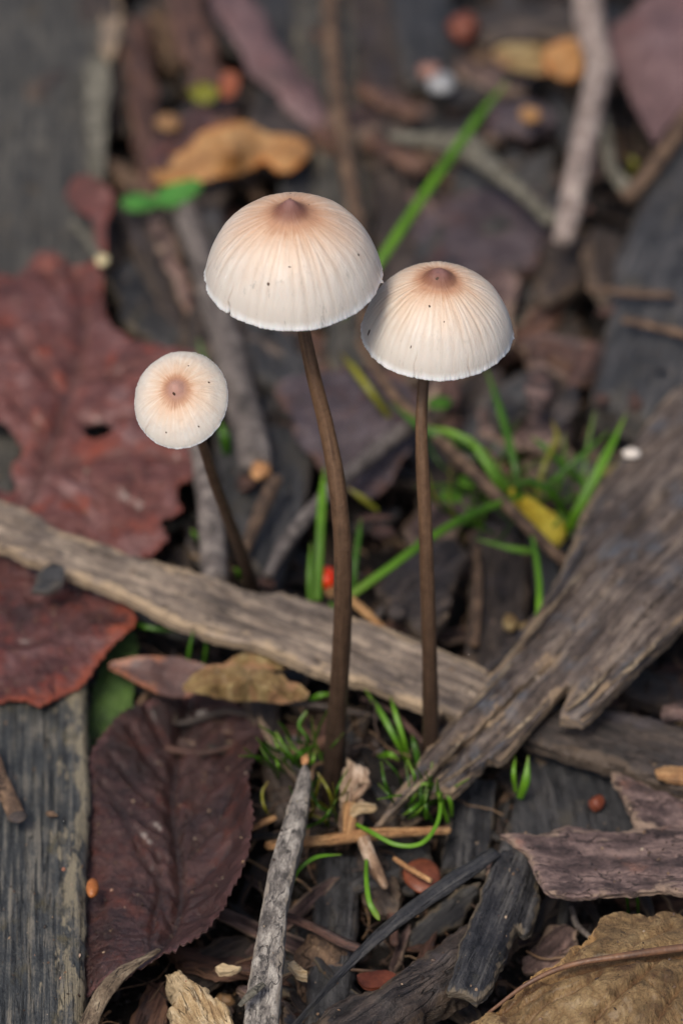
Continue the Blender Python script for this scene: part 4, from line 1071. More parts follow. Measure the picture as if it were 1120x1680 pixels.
sheet('mauve_leaf', [(990, 60, .6), (1030, 20, .9), (1080, -20, 1.1), (1160, -60, 1.2), (1220, 40, 1.2), (1160, 130, 1.0), (1100, 200, .8), (1075, 232, .65), (1050, 190, .7), (1020, 130, .75)], M['leaf_pink'], ctrl=[(1080, 80, 1.15)], sp=12,
      thick=.04, smooth=True, jit=4, relief=lr(.08), veins=(fan([(1075, 230), (1080, 120), (1120, -20)], 4, length=70), 6, .05), rows=1, sidej=0, label="large pinkish-mauve leaf in the upper right corner", cat='leaf')
sheet('pale_leaf', [(808, 86, .5), (830, 72, .55), (870, 72, .6), (910, 84, .6), (905, 112, .5), (870, 118, .45), (830, 108, .45)], M['leaf_tan2'], sp=9, thick=.05, smooth=True, jit=2, relief=lr(.05), rows=1, sidej=0,
      label="pale tan leaf left of the thick pinkish twig", cat='leaf')
sheet('orange_leaf', [(890, 88, .6), (915, 68, .7), (950, 66, .75), (955, 110, .65), (940, 128, .55), (905, 118, .55)], M['leaf_orange'], sp=9, thick=.05, smooth=True, jit=2, relief=lr(.05), rows=1, sidej=0,
      label="small orange leaf touching the thick pinkish twig", cat='leaf')
lump('rust_fruit', 760, 46, .5, 56, 54, M['rust'], rough=.22, tall=.9, label="round rust-orange fruit near the top edge", cat='fruit')
t = thing('pale_pebble', "pale grey pebble with a pinkish crown beside the bluish plank", 'pebble', G(716, 130, .3))
lump('pebble_body', 722, 138, .4, 46, 40, M['pebble'], rough=.12, parent=t)
lump('pebble_crown', 704, 116, .5, 40, 26, M['pebble_pink'], rough=.12, parent=t)
lump('orange_bit', 868, 190, .5, 34, 30, M['leaf_orange'], rough=.2, tall=.6, label="small orange bit below the tan leaf pair", cat='leaf bit')
strip('mauve_chip', [(800, 180, .2), (860, 185, .25), (905, 180, .2)], [50, 60, 30], M['leaf_purple'], "mauve chip under the small orange bit", 'bark chip', thick=.08)
strip('dark_board', [(690, 420, -.1), (760, 380, -.05), (880, 360, -.1), (905, 380, -.1)], [120, 140, 130, 60], M['slate'] if 0 else M['leaf_purple'], "wide dusky board behind the right mushroom's cap", 'board', thick=.2)
strip('bark_strip', [(590, 130, .3), (625, 150, .35), (690, 175, .3)], [24, 30, 20], M['bark_red'], "short brown strip left of the pale pebble", 'bark strip', sp=10)
strip('bark_strip', [(600, 215, .3), (650, 240, .35), (700, 268, .3)], [24, 28, 20], M['bark_red'], "short brown strip below the pale pebble", 'bark strip', sp=10)
strip('bark_log', [(770, 40, .3), (850, 20, .35), (960, 30, .3)], [50, 60, 60], M['bark_dark'], "dark brown log lying across behind the pale tan leaf", 'log')
for (px, py, w, h_, a, mt, lab) in [(886, 578, 40, 26, 0, 'bark_red', "pinkish bark bit right of the right cap"), (955, 600, 34, 110, -.35, 'bark_red', "long reddish bark bit leaning beside the dark slab"),
                                    (884, 640, 44, 96, 0, 'bark_mauve', "grey-mauve chip standing below the pinkish bark bit"), (928, 670, 40, 90, -.3, 'bark_dark', "dark chip between the reddish bit and black hollow"),
                                    (985, 655, 22, 26, 0, 'bark_red', "tiny brown crumb at the slab's lower corner"), (1042, 658, 26, 36, 0, 'bark_red', "rusty crumb on the slab's lower edge above the white seed"),
                                    (1010, 510, 60, 24, .2, 'bark_red', "dark red bit between the two straws"), (960, 345, 22, 18, 0, 'bark_red', "pink crumb near the thick twig's foot")]:
    lump('bark_bit', px, py, .5, w, h_, M[mt], rough=.22, tall=.5, ang=a, label=lab, cat='bark bit')
# planks low in the middle foreground
strip('low_plank', [(555, 1395, -.25), (550, 1500, -.25), (535, 1680, -.25)], [70, 74, 70], M['slate'], "dark plank low between the grey stick and the curved black strip", 'plank', sp=6, jit=2)
strip('low_plank', [(775, 1270, -.1), (770, 1340, -.1), (760, 1420, -.15)], [80, 76, 70], M['black_wood'], "black plank left of the slate-grey board", 'plank', sp=6, jit=2)
strip('low_strip', [(420, 1100, -.2), (440, 1210, -.1), (480, 1330, -.1)], [60, 50, 60], M['bark_dark'], "mauve-brown strip low behind the grey stick's tip", 'bark strip', sp=7, jit=2)
tube('red_rootlet', [(458, 1500, .0, 16), (510, 1520, .02, 16), (560, 1545, .02, 18), (600, 1560, .0, 14)], M['bark_red'], seg=10, bump=.15, label="reddish-brown root lying across the low dark plank", cat='root')
tube('dark_stalk', [(430, 1150, .15, 10), (500, 1155, .2, 12), (600, 1172, .2, 10), (660, 1190, .1, 8)], M['bark_dark'], seg=8, bump=.08, label="thin dark stalk lying level just below the diagonal bark strip", cat='stalk')

# ------------------------------------------------------------------ mushrooms
def cap_mat():
    n = NT('pale_mushroom_cap')
    uv2 = n.n("ShaderNodeSeparateXYZ")
    n.t.links.new(n.uv.outputs[0], uv2.inputs[0])
    rr = n.attr("rad"); st = n.attr("stria"); br = n.attr("brown"); gr = n.attr("grimy")
    f1 = n.noise(3.0, 3.0, 5, 0.6, 2)                      # blotches in object space (uv is the cap seen from above, cm)
    fib = n.noise(1.0, 1.0, 5, 0.65, 5, src=None)
    pol = n.n("ShaderNodeUVMap"); pol.uv_map = "Polar"
    fibr = n.noise(60, 2.2, 5, 0.65, 5, src=pol.outputs[0])
    fine = n.noise(38, 38, 3, 0.6, 9)
    r2 = n.math('ADD', rr, n.math('MULTIPLY', n.step(rr, 0.05, 0.45), n.math('MULTIPLY', n.step(rr, 1.0, 0.85), n.math('ADD', n.math('MULTIPLY', n.math('SUBTRACT', f1, 0.5), 0.4), n.math('MULTIPLY', n.math('SUBTRACT', fibr, 0.5), 0.4)))))
    base = n.ramp(r2, [(0.0, K(146, 108, 104)), (0.11, K(132, 90, 78)), (0.20, K(144, 98, 74)), (0.27, K(184, 140, 110)), (0.38, K(212, 182, 156)),
                       (0.58, K(218, 199, 180)), (0.86, K(222, 213, 202)), (0.982, K(222, 215, 205)), (0.996, K(252, 251, 248))])  # pale rim; last stop also paints in light through the thin lip
    base = n.mix(n.math('MULTIPLY', n.attr("kn"), n.step(rr, 0.28, 0.10)), base, K(214, 172, 156))
    base = n.mix(n.math('MULTIPLY', n.math('MULTIPLY', br, 0.75), n.step(rr, 0.14, 0.26)), base, K(192, 150, 120))
    base = n.mix(n.math('MULTIPLY', st, 0.45), base, K(170, 146, 126))
    base = n.mix(n.math('MULTIPLY', n.step(fibr, 0.5, 0.72), n.math('MULTIPLY', n.step(rr, 0.2, 0.5), 0.25)), base, K(246, 238, 228))
    gmask = n.math('MULTIPLY', n.step(n.noise(9, 9, 6, 0.75, 31), 0.56, 0.68), n.math('MULTIPLY', gr, n.step(rr, 0.55, 0.95)))
    base = n.mix(n.math('MULTIPLY', gmask, 0.55), base, K(150, 148, 140))
    dots = n.step(n.noise(13, 13, 1, 0.3, 41), 0.765, 0.785)
    base = n.mix(dots, base, K(70, 44, 24))
    n.put(n.b.inputs["Base Color"], base)
    n.put(n.b.inputs["Roughness"], n.math('ADD', 0.28, n.math('MULTIPLY', f1, 0.28)))
    n.b.inputs["Specular IOR Level"].default_value = 0.45
    n.b.inputs["Subsurface Weight"].default_value = 0.25
    n.b.inputs["Subsurface Radius"].default_value = (0.12, 0.08, 0.06)
    n.b.inputs["Subsurface Scale"].default_value = 0.5
    n.bump(n.math('ADD', n.math('MULTIPLY', fibr, 1.0), n.math('MULTIPLY', fine, 0.35)), 0.7, 0.018)
    return n.m


def stem_mat():
    n = NT('brown_mushroom_stem')
    f1 = n.noise(1.2, 26, 5, 0.6, 3); f2 = n.noise(7, 7, 5, 0.7, 8); f3 = n.noise(24, 24, 3, 0.6, 2)
    low = n.attr("vein")
    a = n.ramp(n.math('ADD', n.math('MULTIPLY', f1, 0.5), n.math('MULTIPLY', f2, 0.5)), [(0.38, K(84, 62, 44)), (0.62, K(122, 94, 70))])
    b = n.ramp(n.math('ADD', n.math('MULTIPLY', f1, 0.5), n.math('MULTIPLY', f2, 0.5)), [(0.38, K(24, 19, 17)), (0.62, K(48, 38, 34))])  # near-black foot tones: contact shade at the stem base painted in
    c = n.mix(low, a, b)
    c = n.mix(n.math('MULTIPLY', n.step(f3, 0.6, 0.7), 0.5), c, K(64, 42, 30))
    n.put(n.b.inputs["Base Color"], c)
    n.b.inputs["Roughness"].default_value = 0.5
    n.b.inputs["Specular IOR Level"].default_value = 0.4
    n.b.inputs["Subsurface Weight"].default_value = 0.1
    n.b.inputs["Subsurface Scale"].default_value = 0.3
    n.b.inputs["Subsurface Radius"].default_value = (0.1, 0.06, 0.04)
    n.bump(n.math('ADD', f3, n.math('MULTIPLY', f1, 0.6)), 0.8, 0.012)
    return n.m


M['cap'] = cap_mat()
M['stem'] = stem_mat()
M['gill'] = plain_mat('pale_gills', K(176, 158, 138), K(206, 192, 176), 0.6, 6)


def cap(parent, px, py, Y, Rpx, prof, tiltx=0.0, tilty=0.0, ex=1.0, ey=1.0, seed=1, nth=720, nt=110, notches=(), nstr=46, stria=0.004, brown=None, grim=0.8, kn=0.0,
        lowf=0.02):
    C = Vp(px, py, Y)
    R = Rpx / ppc(C)
    th = np.linspace(0, 2 * math.pi, nth, endpoint=False)
    pr = np.array(prof, float)
    # dense smooth profile
    q = crom(np.c_[pr, np.zeros(len(pr))], False, 0.01)
    s = np.r_[0, np.cumsum(np.hypot(np.diff(q[:, 0]), np.diff(q[:, 1])))]
    s /= s[-1]
    t = np.linspace(0, 1, nt) ** 0.95
    pr_r = np.interp(t, s, q[:, 0]); pr_z = np.interp(t, s, q[:, 1])
    c, sn = np.cos(th), np.sin(th)
    TH, TT = np.meshgrid(th, t)
    RR = np.repeat(pr_r[:, None], nth, 1); ZZ = np.repeat(pr_z[:, None], nth, 1)
    cs, ss = np.cos(TH), np.sin(TH)
    lf = fbm(cs * 1.2 + 5, ss * 1.2, 3, seed)
    wth = TH + 0.20 * fbm(cs * 3 + RR * .6, ss * 3, 2, seed + 4)
    g1 = np.cos(wth * nstr + 1.5 * vn(cs * 2.1, ss * 2.1, seed + 5)) * 0.5 + 0.5
    g2 = 0.5 + 0.5 * vn(cs * 16 + RR * 1.2, ss * 16, seed + 7)
    win = np.clip((RR - 0.30) / 0.25, 0, 1) * np.clip((1.0 - RR) / 0.22, 0.25, 1)
    amp = 0.45 + 0.75 * (0.5 + 0.5 * vn(cs * 5, ss * 5 + RR, seed + 8))
    groove = (g1 ** 2) * win * amp * (0.25 + 0.75 * g2)
    # edge irregularity
    edge = np.clip((TT - 0.93) / 0.07, 0, 1)
    ej = fbm(cs * 14, ss * 14, 4, seed + 11)
    fj = vn(cs * 55, ss * 55, seed + 13)
    Rn = RR * (1 + lowf * lf * TT) + edge ** 2 * (0.012 * ej + 0.006 * fj)
    Zn = ZZ - groove * stria * 1.6 + 0.012 * fbm(cs * RR * 6, ss * RR * 6, 4, seed + 15) * (RR > 0.03) \
        + 0.02 * TT ** 3 * fbm(cs * 3, ss * 3, 3, seed + 17)
    Rn = Rn - groove * stria * np.clip(RR - 0.3, 0, 1) * 1.2
    crackm = np.zeros_like(RR)
    for (ang, wid, dep) in notches:
        d = np.abs((TH - ang + math.pi + 0.012 * np.sin(TT * 30)) % (2 * math.pi) - math.pi)
        k = np.exp(-(d / wid) ** 2)
        Rn = Rn - k * dep * np.clip((TT - 0.90) / 0.10, 0, 1)
        Zn = Zn + k * dep * 0.55 * np.clip((TT - 0.90) / 0.10, 0, 1)
        k2 = np.exp(-(d / (wid * 0.7)) ** 2) * np.clip((TT - 0.72) / 0.1, 0, 1)
        Zn = Zn - k2 * 0.008
        crackm = np.maximum(crackm, k2)
    X = Rn * cs * ex; Yv = Rn * ss * ey; Zv = Zn
    top = np.stack([X, Yv, Zv], -1)
    # rim lip and inner shell
    th_ = 0.026
    lipr = Rn[-1]
    lip1 = np.stack([(lipr + 0.004) * c * ex, (lipr + 0.004) * sn * ey, Zn[-1] - th_ * 0.6], -1)
    inner = []
    for k in range(0, 22):
        f = 1 - k / 21
        tt = f
        rr_ = np.interp(tt, s, q[:, 0]); zz_ = np.interp(tt, s, q[:, 1])
        rr2 = (Rn[-1] / pr_r[-1]) * rr_
        inner.append(np.stack([np.maximum(rr2 - th_ * (1 if f > 0.05 else 0), 0) * c * ex, np.maximum(rr2 - th_, 0) * sn * ey,
                               np.full(nth, zz_ - th_ * 1.5) - (0.0 if f < 1 else 0.0)], -1))
    rowsV = [top[i] for i in range(nt)] + [lip1] + inner
    nr = len(rowsV)
    V = np.concatenate(rowsV)
    # tilt
    def place(V):
        a, b = math.radians(tiltx), math.radians(tilty)
        Rx = np.array([[1, 0, 0], [0, math.cos(a), -math.sin(a)], [0, math.sin(a), math.cos(a)]])
        Ry = np.array([[math.cos(b), 0, math.sin(b)], [0, 1, 0], [-math.sin(b), 0, math.cos(b)]])
        return (V * R) @ Rx.T @ Ry.T + C
    rad = np.concatenate([RR.ravel(), np.ones(nth), np.full(nth * 22, 0.9)])
    stv = np.concatenate([np.maximum(groove * (1 - kn * .8), crackm * 0.9).ravel(), np.zeros(nth * 23)])
    bm_ = np.zeros_like(RR)
    if brown is not None:
        for (bx, by, bw, ba) in brown:
            d = np.hypot(X - bx, Yv - by)
            bm_ = np.maximum(bm_, ba * np.exp(-(d / bw) ** 2))
    bm_ = np.concatenate([bm_.ravel(), np.zeros(nth * 23)])
    uv = V[:, :2] * R + seed * 7.3
    pol = np.c_[np.tile(th / (2 * math.pi), nr), np.concatenate([(TT).ravel(), np.ones(nth), np.repeat(np.linspace(1, 0, 22), nth)])]
    idx = np.arange(nr * nth).reshape(nr, nth)
    a = idx[:-1]; b = idx[1:]
    F = np.stack([a, b, np.roll(b, -1, 1), np.roll(a, -1, 1)], -1).reshape(-1, 4)
    o = link('cap', place(V), F.tolist(), M['cap'], parent, uv, {"rad": rad, "stria": stv, "brown": bm_, "grimy": np.full(len(V), grim), "kn": np.full(len(V), kn)})
    l = o.data.uv_layers.new(name="Polar")
    li = np.empty(len(o.data.loops), dtype=np.int32)
    o.data.loops.foreach_get("vertex_index", li)
    l.data.foreach_set("uv", pol[li].ravel())
    # gills under the cap: one fan of thin blades
    GVt = []; GF = []
    ng = 40
    for k in range(ng):
        a0 = 2 * math.pi * k / ng
        for q_ in range(9):
            f = 0.10 + 0.80 * q_ / 8
            zt = np.interp(f, q[:, 0], q[:, 1]) - 0.05
            dp = 0.16 * math.sin(math.pi * min(1, (1.02 - f) * 1.3)) * 1.0
            for (sg, zz) in ((-1, zt), (1, zt), (1, zt - dp), (-1, zt - dp)):
                GVt.append((f * math.cos(a0) * ex - sg * .006 * math.sin(a0), f * math.sin(a0) * ey + sg * .006 * math.cos(a0), zz))
        b0 = k * 36
        for q_ in range(8):
            for e in range(4):
                x0 = b0 + q_ * 4 + e; x1 = b0 + q_ * 4 + (e + 1) % 4
                GF.append([x0, x1, x1 + 4, x0 + 4])
        GF.append([b0, b0 + 3, b0 + 2, b0 + 1]); GF.append([b0 + 32, b0 + 33, b0 + 34, b0 + 35])
    GVt = np.array(GVt)
    g = link('gills', place(GVt), GF, M['gill'], parent, GVt[:, :2] * 3)
    return C, R, place


def stem(parent, pts, seed=1):
    """pts: px, py, Y, diameter px"""
    P = []
    for (px, py, y, w) in pts:
        q = Vp(px, py, y)
        P.append((*q, w / ppc(q)))
    o = tube('stem', P, M['stem'], seg=28, step=0.06, bump=0.045, bfreq=2.2, world=True, parent=parent, tipv=1.0, tipfrom=0.25)
    return o


PROF = [(0.0, 1.0), (0.06, 0.995), (0.12, 0.965), (0.18, 0.905), (0.23, 0.865), (0.30, 0.845), (0.42, 0.805), (0.56, 0.73), (0.70, 0.615), (0.82, 0.475),
        (0.92, 0.285), (0.975, 0.12), (1.0, 0.0)]
PROFA = [(0.0, 1.055), (0.04, 1.045), (0.085, 1.0), (0.13, 0.945), (0.19, 0.89), (0.27, 0.85), (0.40, 0.81), (0.55, 0.737), (0.70, 0.625), (0.82, 0.485),
         (0.92, 0.29), (0.975, 0.12), (1.0, 0.0)]
PROFB = [(0.0, 0.62), (0.05, 0.615), (0.10, 0.58), (0.16, 0.53), (0.24, 0.505), (0.40, 0.475), (0.58, 0.415), (0.74, 0.325), (0.88, 0.19), (0.96, 0.08), (1.0, 0.0)]

t = thing('mushroom', "tallest mushroom, its broad cream cap with a pointed brown knob and torn rim", 'mushroom', (0, 0, 0), "pale capped mushrooms")
cap(t, 481, 449, 1.2, 144, PROFA, tiltx=3, tilty=-1.5, seed=3, notches=[(math.pi + 0.74, 0.016, 0.085), (math.pi + 0.12, 0.03, 0.02), (-0.16, 0.02, -0.03)], nstr=44,
    stria=0.0035, brown=[(0.0, 0.35, 0.5, 0.8), (0.42, 0.0, 0.34, 0.75), (-0.45, 0.0, 0.32, 0.65), (0, 0, 0.38, 0.9), (.15, -.35, .22, .4), (-.25, -.35, .15, .3)], grim=1.0, lowf=0.03)
stem(t, [(484, 400, 1.2, 17), (490, 480, 1.15, 19), (498, 541, 1.05, 22), (515, 620, .88, 24), (535, 700, .68, 26), (549, 770, .48, 28), (558, 840, .3, 29), (562, 910, .15, 30),
         (562, 985, .06, 30), (560, 1060, .02, 30), (556, 1130, 0, 31), (551, 1200, 0, 33), (547, 1262, 0, 36), (545, 1330, 0, 40)])
rb = Vp(706, 1225, 0.12)
t = thing('mushroom', "mushroom with a smooth ivory cap and rounded mauve knob on a straight brown stem", 'mushroom', rb, "pale capped mushrooms")
cap(t, 716, 544, 1.35, 124.5, PROF, tiltx=2, tilty=1.0, seed=11, notches=[(-1.9, 0.012, 0.02), (-1.15, 0.02, 0.012), (-.1, 0.02, -0.02)], nstr=50, stria=0.0055,
    brown=[(0, 0, 0.2, 0.85)], grim=0.6, lowf=0.02)
stem(t, [(707, 500, 1.35, 15), (699, 560, 1.3, 16), (694, 628, 1.2, 19), (691, 690, .95, 20), (693, 770, .7, 22), (697, 850, .5, 23), (700, 940, .32, 24), (703, 1030, .18, 25),
         (705, 1110, .12, 26), (706, 1180, .12, 27), (706, 1235, .12, 29), (706, 1300, .12, 32)])
lb = Vp(418, 980, 3.0)
t = thing('mushroom', "smallest mushroom, its round cream cap tipped forward in front of the red leaf", 'mushroom', lb, "pale capped mushrooms")
cap(t, 297, 656, 0.6, 79, PROFB, tiltx=25, tilty=-9, ex=0.99, ey=1.13, seed=23, notches=[(-2.5, 0.03, 0.008)], nstr=40, stria=0.0016, kn=0.65, brown=[(0, -0.03, 0.26, 0.8)], grim=0.25, nth=480, nt=80)
stem(t, [(292, 640, .6, 12), (308, 680, .9, 14), (332, 728, 1.35, 16), (350, 785, 1.7, 18), (373, 848, 2.2, 19), (396, 908, 2.65, 20), (412, 955, 2.95, 22), (425, 1000, 3.05, 25)])

# ------------------------------------------------------------------ grass
def tuft(name, label, blades, cat='grass', group=None, mats=('grass',), wisps=None):
    p0 = blades[0][0]
    t = thing(name, label, cat, G(p0[0], p0[1], p0[2]), group)
    if name == 'green_seedling':
        blades = [[(p[0], p[1], p[2], p[3] * .6) for p in b] for b in blades]
    if wisps:
        r_ = np.random.RandomState(len(label))
        x_, y_, sx, sy, ln = wisps[1:]
        for q in range(wisps[0]):
            fx, fy = x_ + sx * (r_.rand() - .5), y_ + sy * (r_.rand() - .5)
            a = (r_.rand() - .5) * 2.4
            l_ = ln * (.5 + r_.rand())
            w_ = 4 + 6 * r_.rand()
            bend = (r_.rand() - .5) * .8
            blades = blades + [[(fx, fy, -.1, w_ * .8), (fx + math.sin(a) * l_ * .5, fy - math.cos(a) * l_ * .5, .3 + .3 * r_.rand(), w_),
                                (fx + math.sin(a + bend) * l_, fy - math.cos(a + bend) * l_, .5 + .5 * r_.rand(), w_ * .5)]]
    for i, b in enumerate(blades):
        blade(t, b, M[mats[i % len(mats)]])
    return t


tuft('grass_shoot', "long green grass blade slanting up right behind the two big caps", [[(560, 520, 0.3, 18), (600, 460, .9, 22), (625, 425, 1.2, 24), (680, 342, 1.5, 25), (735, 262, 1.6, 25), (790, 185, 1.6, 20), (834, 130, 1.5, 10)]])
tuft('grass_tuft', "bright green grass tuft around the yellow bud, right of the right stem", [
    [(850, 825, .3, 20), (790, 742, .8, 20), (745, 712, .95, 18), (700, 700, .9, 12)], [(850, 840, .3, 16), (846, 775, .9, 20), (822, 680, 1.2, 19), (795, 600, 1.3, 14)],
    [(925, 880, .3, 24), (950, 830, .8, 26), (990, 755, 1.2, 26), (1026, 680, 1.4, 16)], [(930, 850, .3, 18), (905, 810, .7, 18), (868, 790, .9, 18), (835, 800, .9, 12)],
    [(875, 850, .3, 14), (890, 770, .8, 16), (912, 720, 1.0, 14), (905, 690, 1.1, 8)], [(960, 800, .4, 14), (900, 740, .9, 18), (870, 716, 1.0, 14)],
    [(880, 905, .5, 16), (840, 900, .55, 18), (780, 884, .6, 12)], [(868, 820, .4, 14), (940, 760, .9, 16), (1000, 705, 1.1, 12)],
    [(838, 830, .3, 18), (815, 790, .8, 20), (780, 735, 1.1, 16), (770, 715, 1.1, 8)]], mats=('grass', 'grass2', 'grass', 'grass2', 'grass_y', 'grass2', 'grass', 'grass2', 'grass'), wisps=(44, 860, 850, 210, 110, 105))
tuft('grass_shoot', "green blade arching from the grass tuft down between the two tall stems", [[(860, 812, .6, 14), (820, 825, .8, 18), (760, 850, .95, 21), (700, 886, .95, 22), (640, 930, .85, 22), (578, 975, .7, 22)]])
tuft('grass_shoot', "green blade hanging straight down just above the big split bark", [[(872, 880, .8, 12), (880, 920, .85, 16), (884, 970, .8, 17), (882, 1020, .7, 16)]])
tuft('grass_shoot', "olive blade slanting down from under the two touching caps", [[(650, 700, .3, 16), (610, 645, .9, 20), (580, 605, 1.0, 18), (560, 580, 1.0, 10)]], mats=('grass_y',))
tuft('grass_shoot', "deep green blade slanting from the olive blade towards the right stem", [[(780, 745, .4, 16), (740, 725, .8, 20), (690, 700, .9, 20), (640, 660, .9, 14)]], mats=('grass2',))
tuft('grass_tuft', "upright pair of green blades just left of the tall mushroom's stem", [
    [(520, 985, .4, 26), (524, 900, .9, 24), (528, 820, 1.2, 22), (532, 765, 1.3, 12)], [(508, 990, .4, 14), (508, 940, .7, 16), (510, 890, .9, 12)], [(546, 990, .5, 20), (540, 1000, .6, 16), (528, 992, .7, 8)]])
tuft('grass_tuft', "small blades just right of the tall stem above the orange sliver", [
    [(580, 990, .4, 10), (582, 930, .8, 16), (588, 880, 1.0, 14), (592, 850, 1.1, 8)]], mats=('grass2',))
tuft('grass_shoot', "short yellow-green blade right of the tall mushroom's stem", [[(620, 838, .4, 12), (595, 818, .6, 16), (570, 800, .7, 12)]], mats=('grass_y',))
tuft('grass_tuft', "pair of long green blades below the diagonal strip between both tall stems", [
    [(672, 1256, -.1, 12), (650, 1215, .4, 16), (625, 1170, .6, 15), (598, 1130, .6, 8)], [(672, 1258, -.1, 12), (662, 1215, .35, 14), (648, 1170, .6, 13), (640, 1142, .6, 7)]])
tuft('grass_tuft', "two thin blades rising behind the narrow brown leaf", [[(308, 1110, 0, 8), (310, 1070, .5, 10), (318, 1030, .8, 7)], [(332, 1100, 0, 8), (338, 1060, .4, 9), (332, 1040, .5, 5)]], mats=('grass2',))
tuft('grass_shoot', "green blade lying in the gap under the diagonal strip's left half", [[(215, 1022, .3, 10), (245, 1030, .35, 12), (290, 1036, .3, 10)]], mats=('grass2',))
tuft('grass_tuft', "short wide blade beside the slate-grey board under the split bark", [[(852, 1310, 0, 18), (862, 1280, .3, 22), (866, 1240, .5, 14)], [(846, 1300, 0, 10), (842, 1270, .3, 12), (845, 1240, .4, 6)]])
tuft('grass_shoot', "green blade arching against the side of the grey stick", [[(478, 1452, .1, 8), (492, 1425, .35, 10), (520, 1406, .4, 11), (560, 1402, .3, 9)]])
tuft('grass_shoot', "green blade bent in a hook below the orange straw", [[(601, 1410, .2, 9), (601, 1445, .25, 12), (606, 1480, .2, 15), (618, 1502, .1, 16)]])
tuft('grass_shoot', "looping green blade lying over the orange straw", [[(584, 1352, .3, 9), (610, 1366, .4, 12), (650, 1386, .4, 12), (690, 1384, .4, 12), (715, 1355, .45, 11), (722, 1320, .5, 10), (715, 1290, .5, 6)]])
tuft('grass_tuft', "dense green tuft below the split bark's tip, right of the splinter", [
    [(700, 1345, 0, 9), (690, 1310, .35, 11), (690, 1285, .45, 12)], [(735, 1350, 0, 9), (722, 1310, .4, 12), (716, 1285, .5, 8)], [(710, 1300, .1, 10), (680, 1325, .4, 13), (660, 1338, .3, 8)],
    [(740, 1340, 0, 10), (738, 1315, .3, 11), (728, 1296, .4, 8)], [(690, 1270, .1, 12), (680, 1225, .4, 15), (675, 1205, .45, 9)], [(620, 1240, .1, 10), (640, 1238, .3, 16), (655, 1248, .2, 9)]], mats=('grass2', 'grass'), wisps=(20, 695, 1330, 90, 70, 60))
tuft('green_seedling', "curling green seedling left of the tall mushroom's foot", [
    [(482, 1255, 0, 14), (468, 1230, .4, 17), (452, 1200, .6, 14)], [(492, 1240, 0, 12), (505, 1215, .5, 14), (490, 1190, .7, 14), (500, 1172, .8, 18)], [(498, 1250, 0, 12), (512, 1250, .4, 18), (516, 1232, .5, 12)],
    [(480, 1250, .1, 22), (488, 1240, .4, 28), (496, 1226, .4, 14)]], mats=('grass', 'grass2'), wisps=(24, 490, 1250, 80, 60, 55))
tuft('green_seedling', "small looping seedling between the grey stick and the pale splinter", [
    [(548, 1335, 0, 10), (540, 1300, .4, 13), (525, 1275, .5, 14)], [(550, 1332, .1, 10), (525, 1325, .4, 13), (512, 1300, .4, 10), (512, 1280, .3, 8)], [(540, 1355, -.1, 10), (530, 1345, .1, 13), (505, 1335, .1, 8)]], mats=('grass_y', 'grass2'), wisps=(16, 530, 1340, 60, 40, 50))
tuft('green_seedling', "thin olive seedling hooked beside the maroon leaf's toothed edge", [[(448, 1345, 0, 9), (434, 1325, .3, 12), (430, 1300, .4, 12), (440, 1282, .5, 8)]], mats=('grass_y',))
tuft('grass_shoot', "green blade just right of the tall mushroom stem's shaded base", [[(508, 1148, .2, 10), (525, 1141, .3, 14), (545, 1138, .3, 10)]])
tuft('grass_tuft', "faint green blades behind the smallest mushroom's cap", [[(350, 620, .2, 14), (335, 590, .5, 18), (325, 555, .7, 12)], [(372, 745, .2, 20), (368, 715, .5, 24), (360, 690, .6, 14)]], mats=('grass2',))
tuft('grass_tuft', "small green shoots at the foot of the smallest mushroom", [[(395, 950, .3, 12), (392, 940, .5, 16), (384, 932, .6, 8)], [(330, 890, .2, 12), (322, 880, .4, 14), (314, 868, .5, 8)]])
tuft('grass_tuft', "two thin blades in the dark under the crusty bark plate", [[(1030, 1500, -.3, 6), (1028, 1475, .1, 7), (1027, 1450, .2, 5)], [(1046, 1500, -.3, 6), (1045, 1478, .1, 8), (1042, 1460, .2, 5)]], mats=('grass2',))
tuft('green_seedling', "pale green seedling at the far end of the tan fork", [[(1030, 290, .4, 20), (1040, 270, .7, 30), (1030, 255, .8, 16)]], mats=('grass_y',))
for k, (px, py) in enumerate([(770, 790), (740, 815), (720, 660)]):
    lump('green_leaflet', px, py, .5, 40, 26, M['grass' if k < 2 else 'grass2'], rough=.15, tall=.25, label=("green leaflet under the right cap, first of three", "green leaflet touching the right mushroom's stem, lowest of three",
         "dim green leaflet right below the right cap")[k], cat='leaflet')

# ------------------------------------------------------------------ loose chips, all individuals sharing a few meshes
rs = np.random.RandomState(5)
proto = []
mats = ['bark_dark', 'bark_red', 'slate', 'bark_mauve', 'black_wood', 'bark_dark', 'bark_brown', 'slate', 'bark_dark', 'twig_brown']
for k, mt in enumerate(mats):
    ln, wd = 60 + 30 * rs.rand(), 20 + 18 * rs.rand()
    n = 9
    pts = []
    for q in range(n):
        a = 2 * math.pi * q / n
        pts.append((560 + ln * math.cos(a) * (0.8 + .35 * rs.rand()), 1300 + wd * math.sin(a) * (0.7 + .5 * rs.rand())))
    o = sheet('bark_chip', pts, M[mt], h=0, sp=9, thick=.10, jit=3, jfreq=.1, relief=wr(.05, 1.2, 7, .06), rnd=(.06, .05), rows=2)
    proto.append(o)
CH = {'bark_dark': "small dark brown", 'bark_red': "small reddish brown", 'slate': "small slate grey", 'bark_mauve': "small mauve brown", 'black_wood': "small blackened",
      'bark_brown': "small brown-grey", 'twig_brown': "small warm brown"}
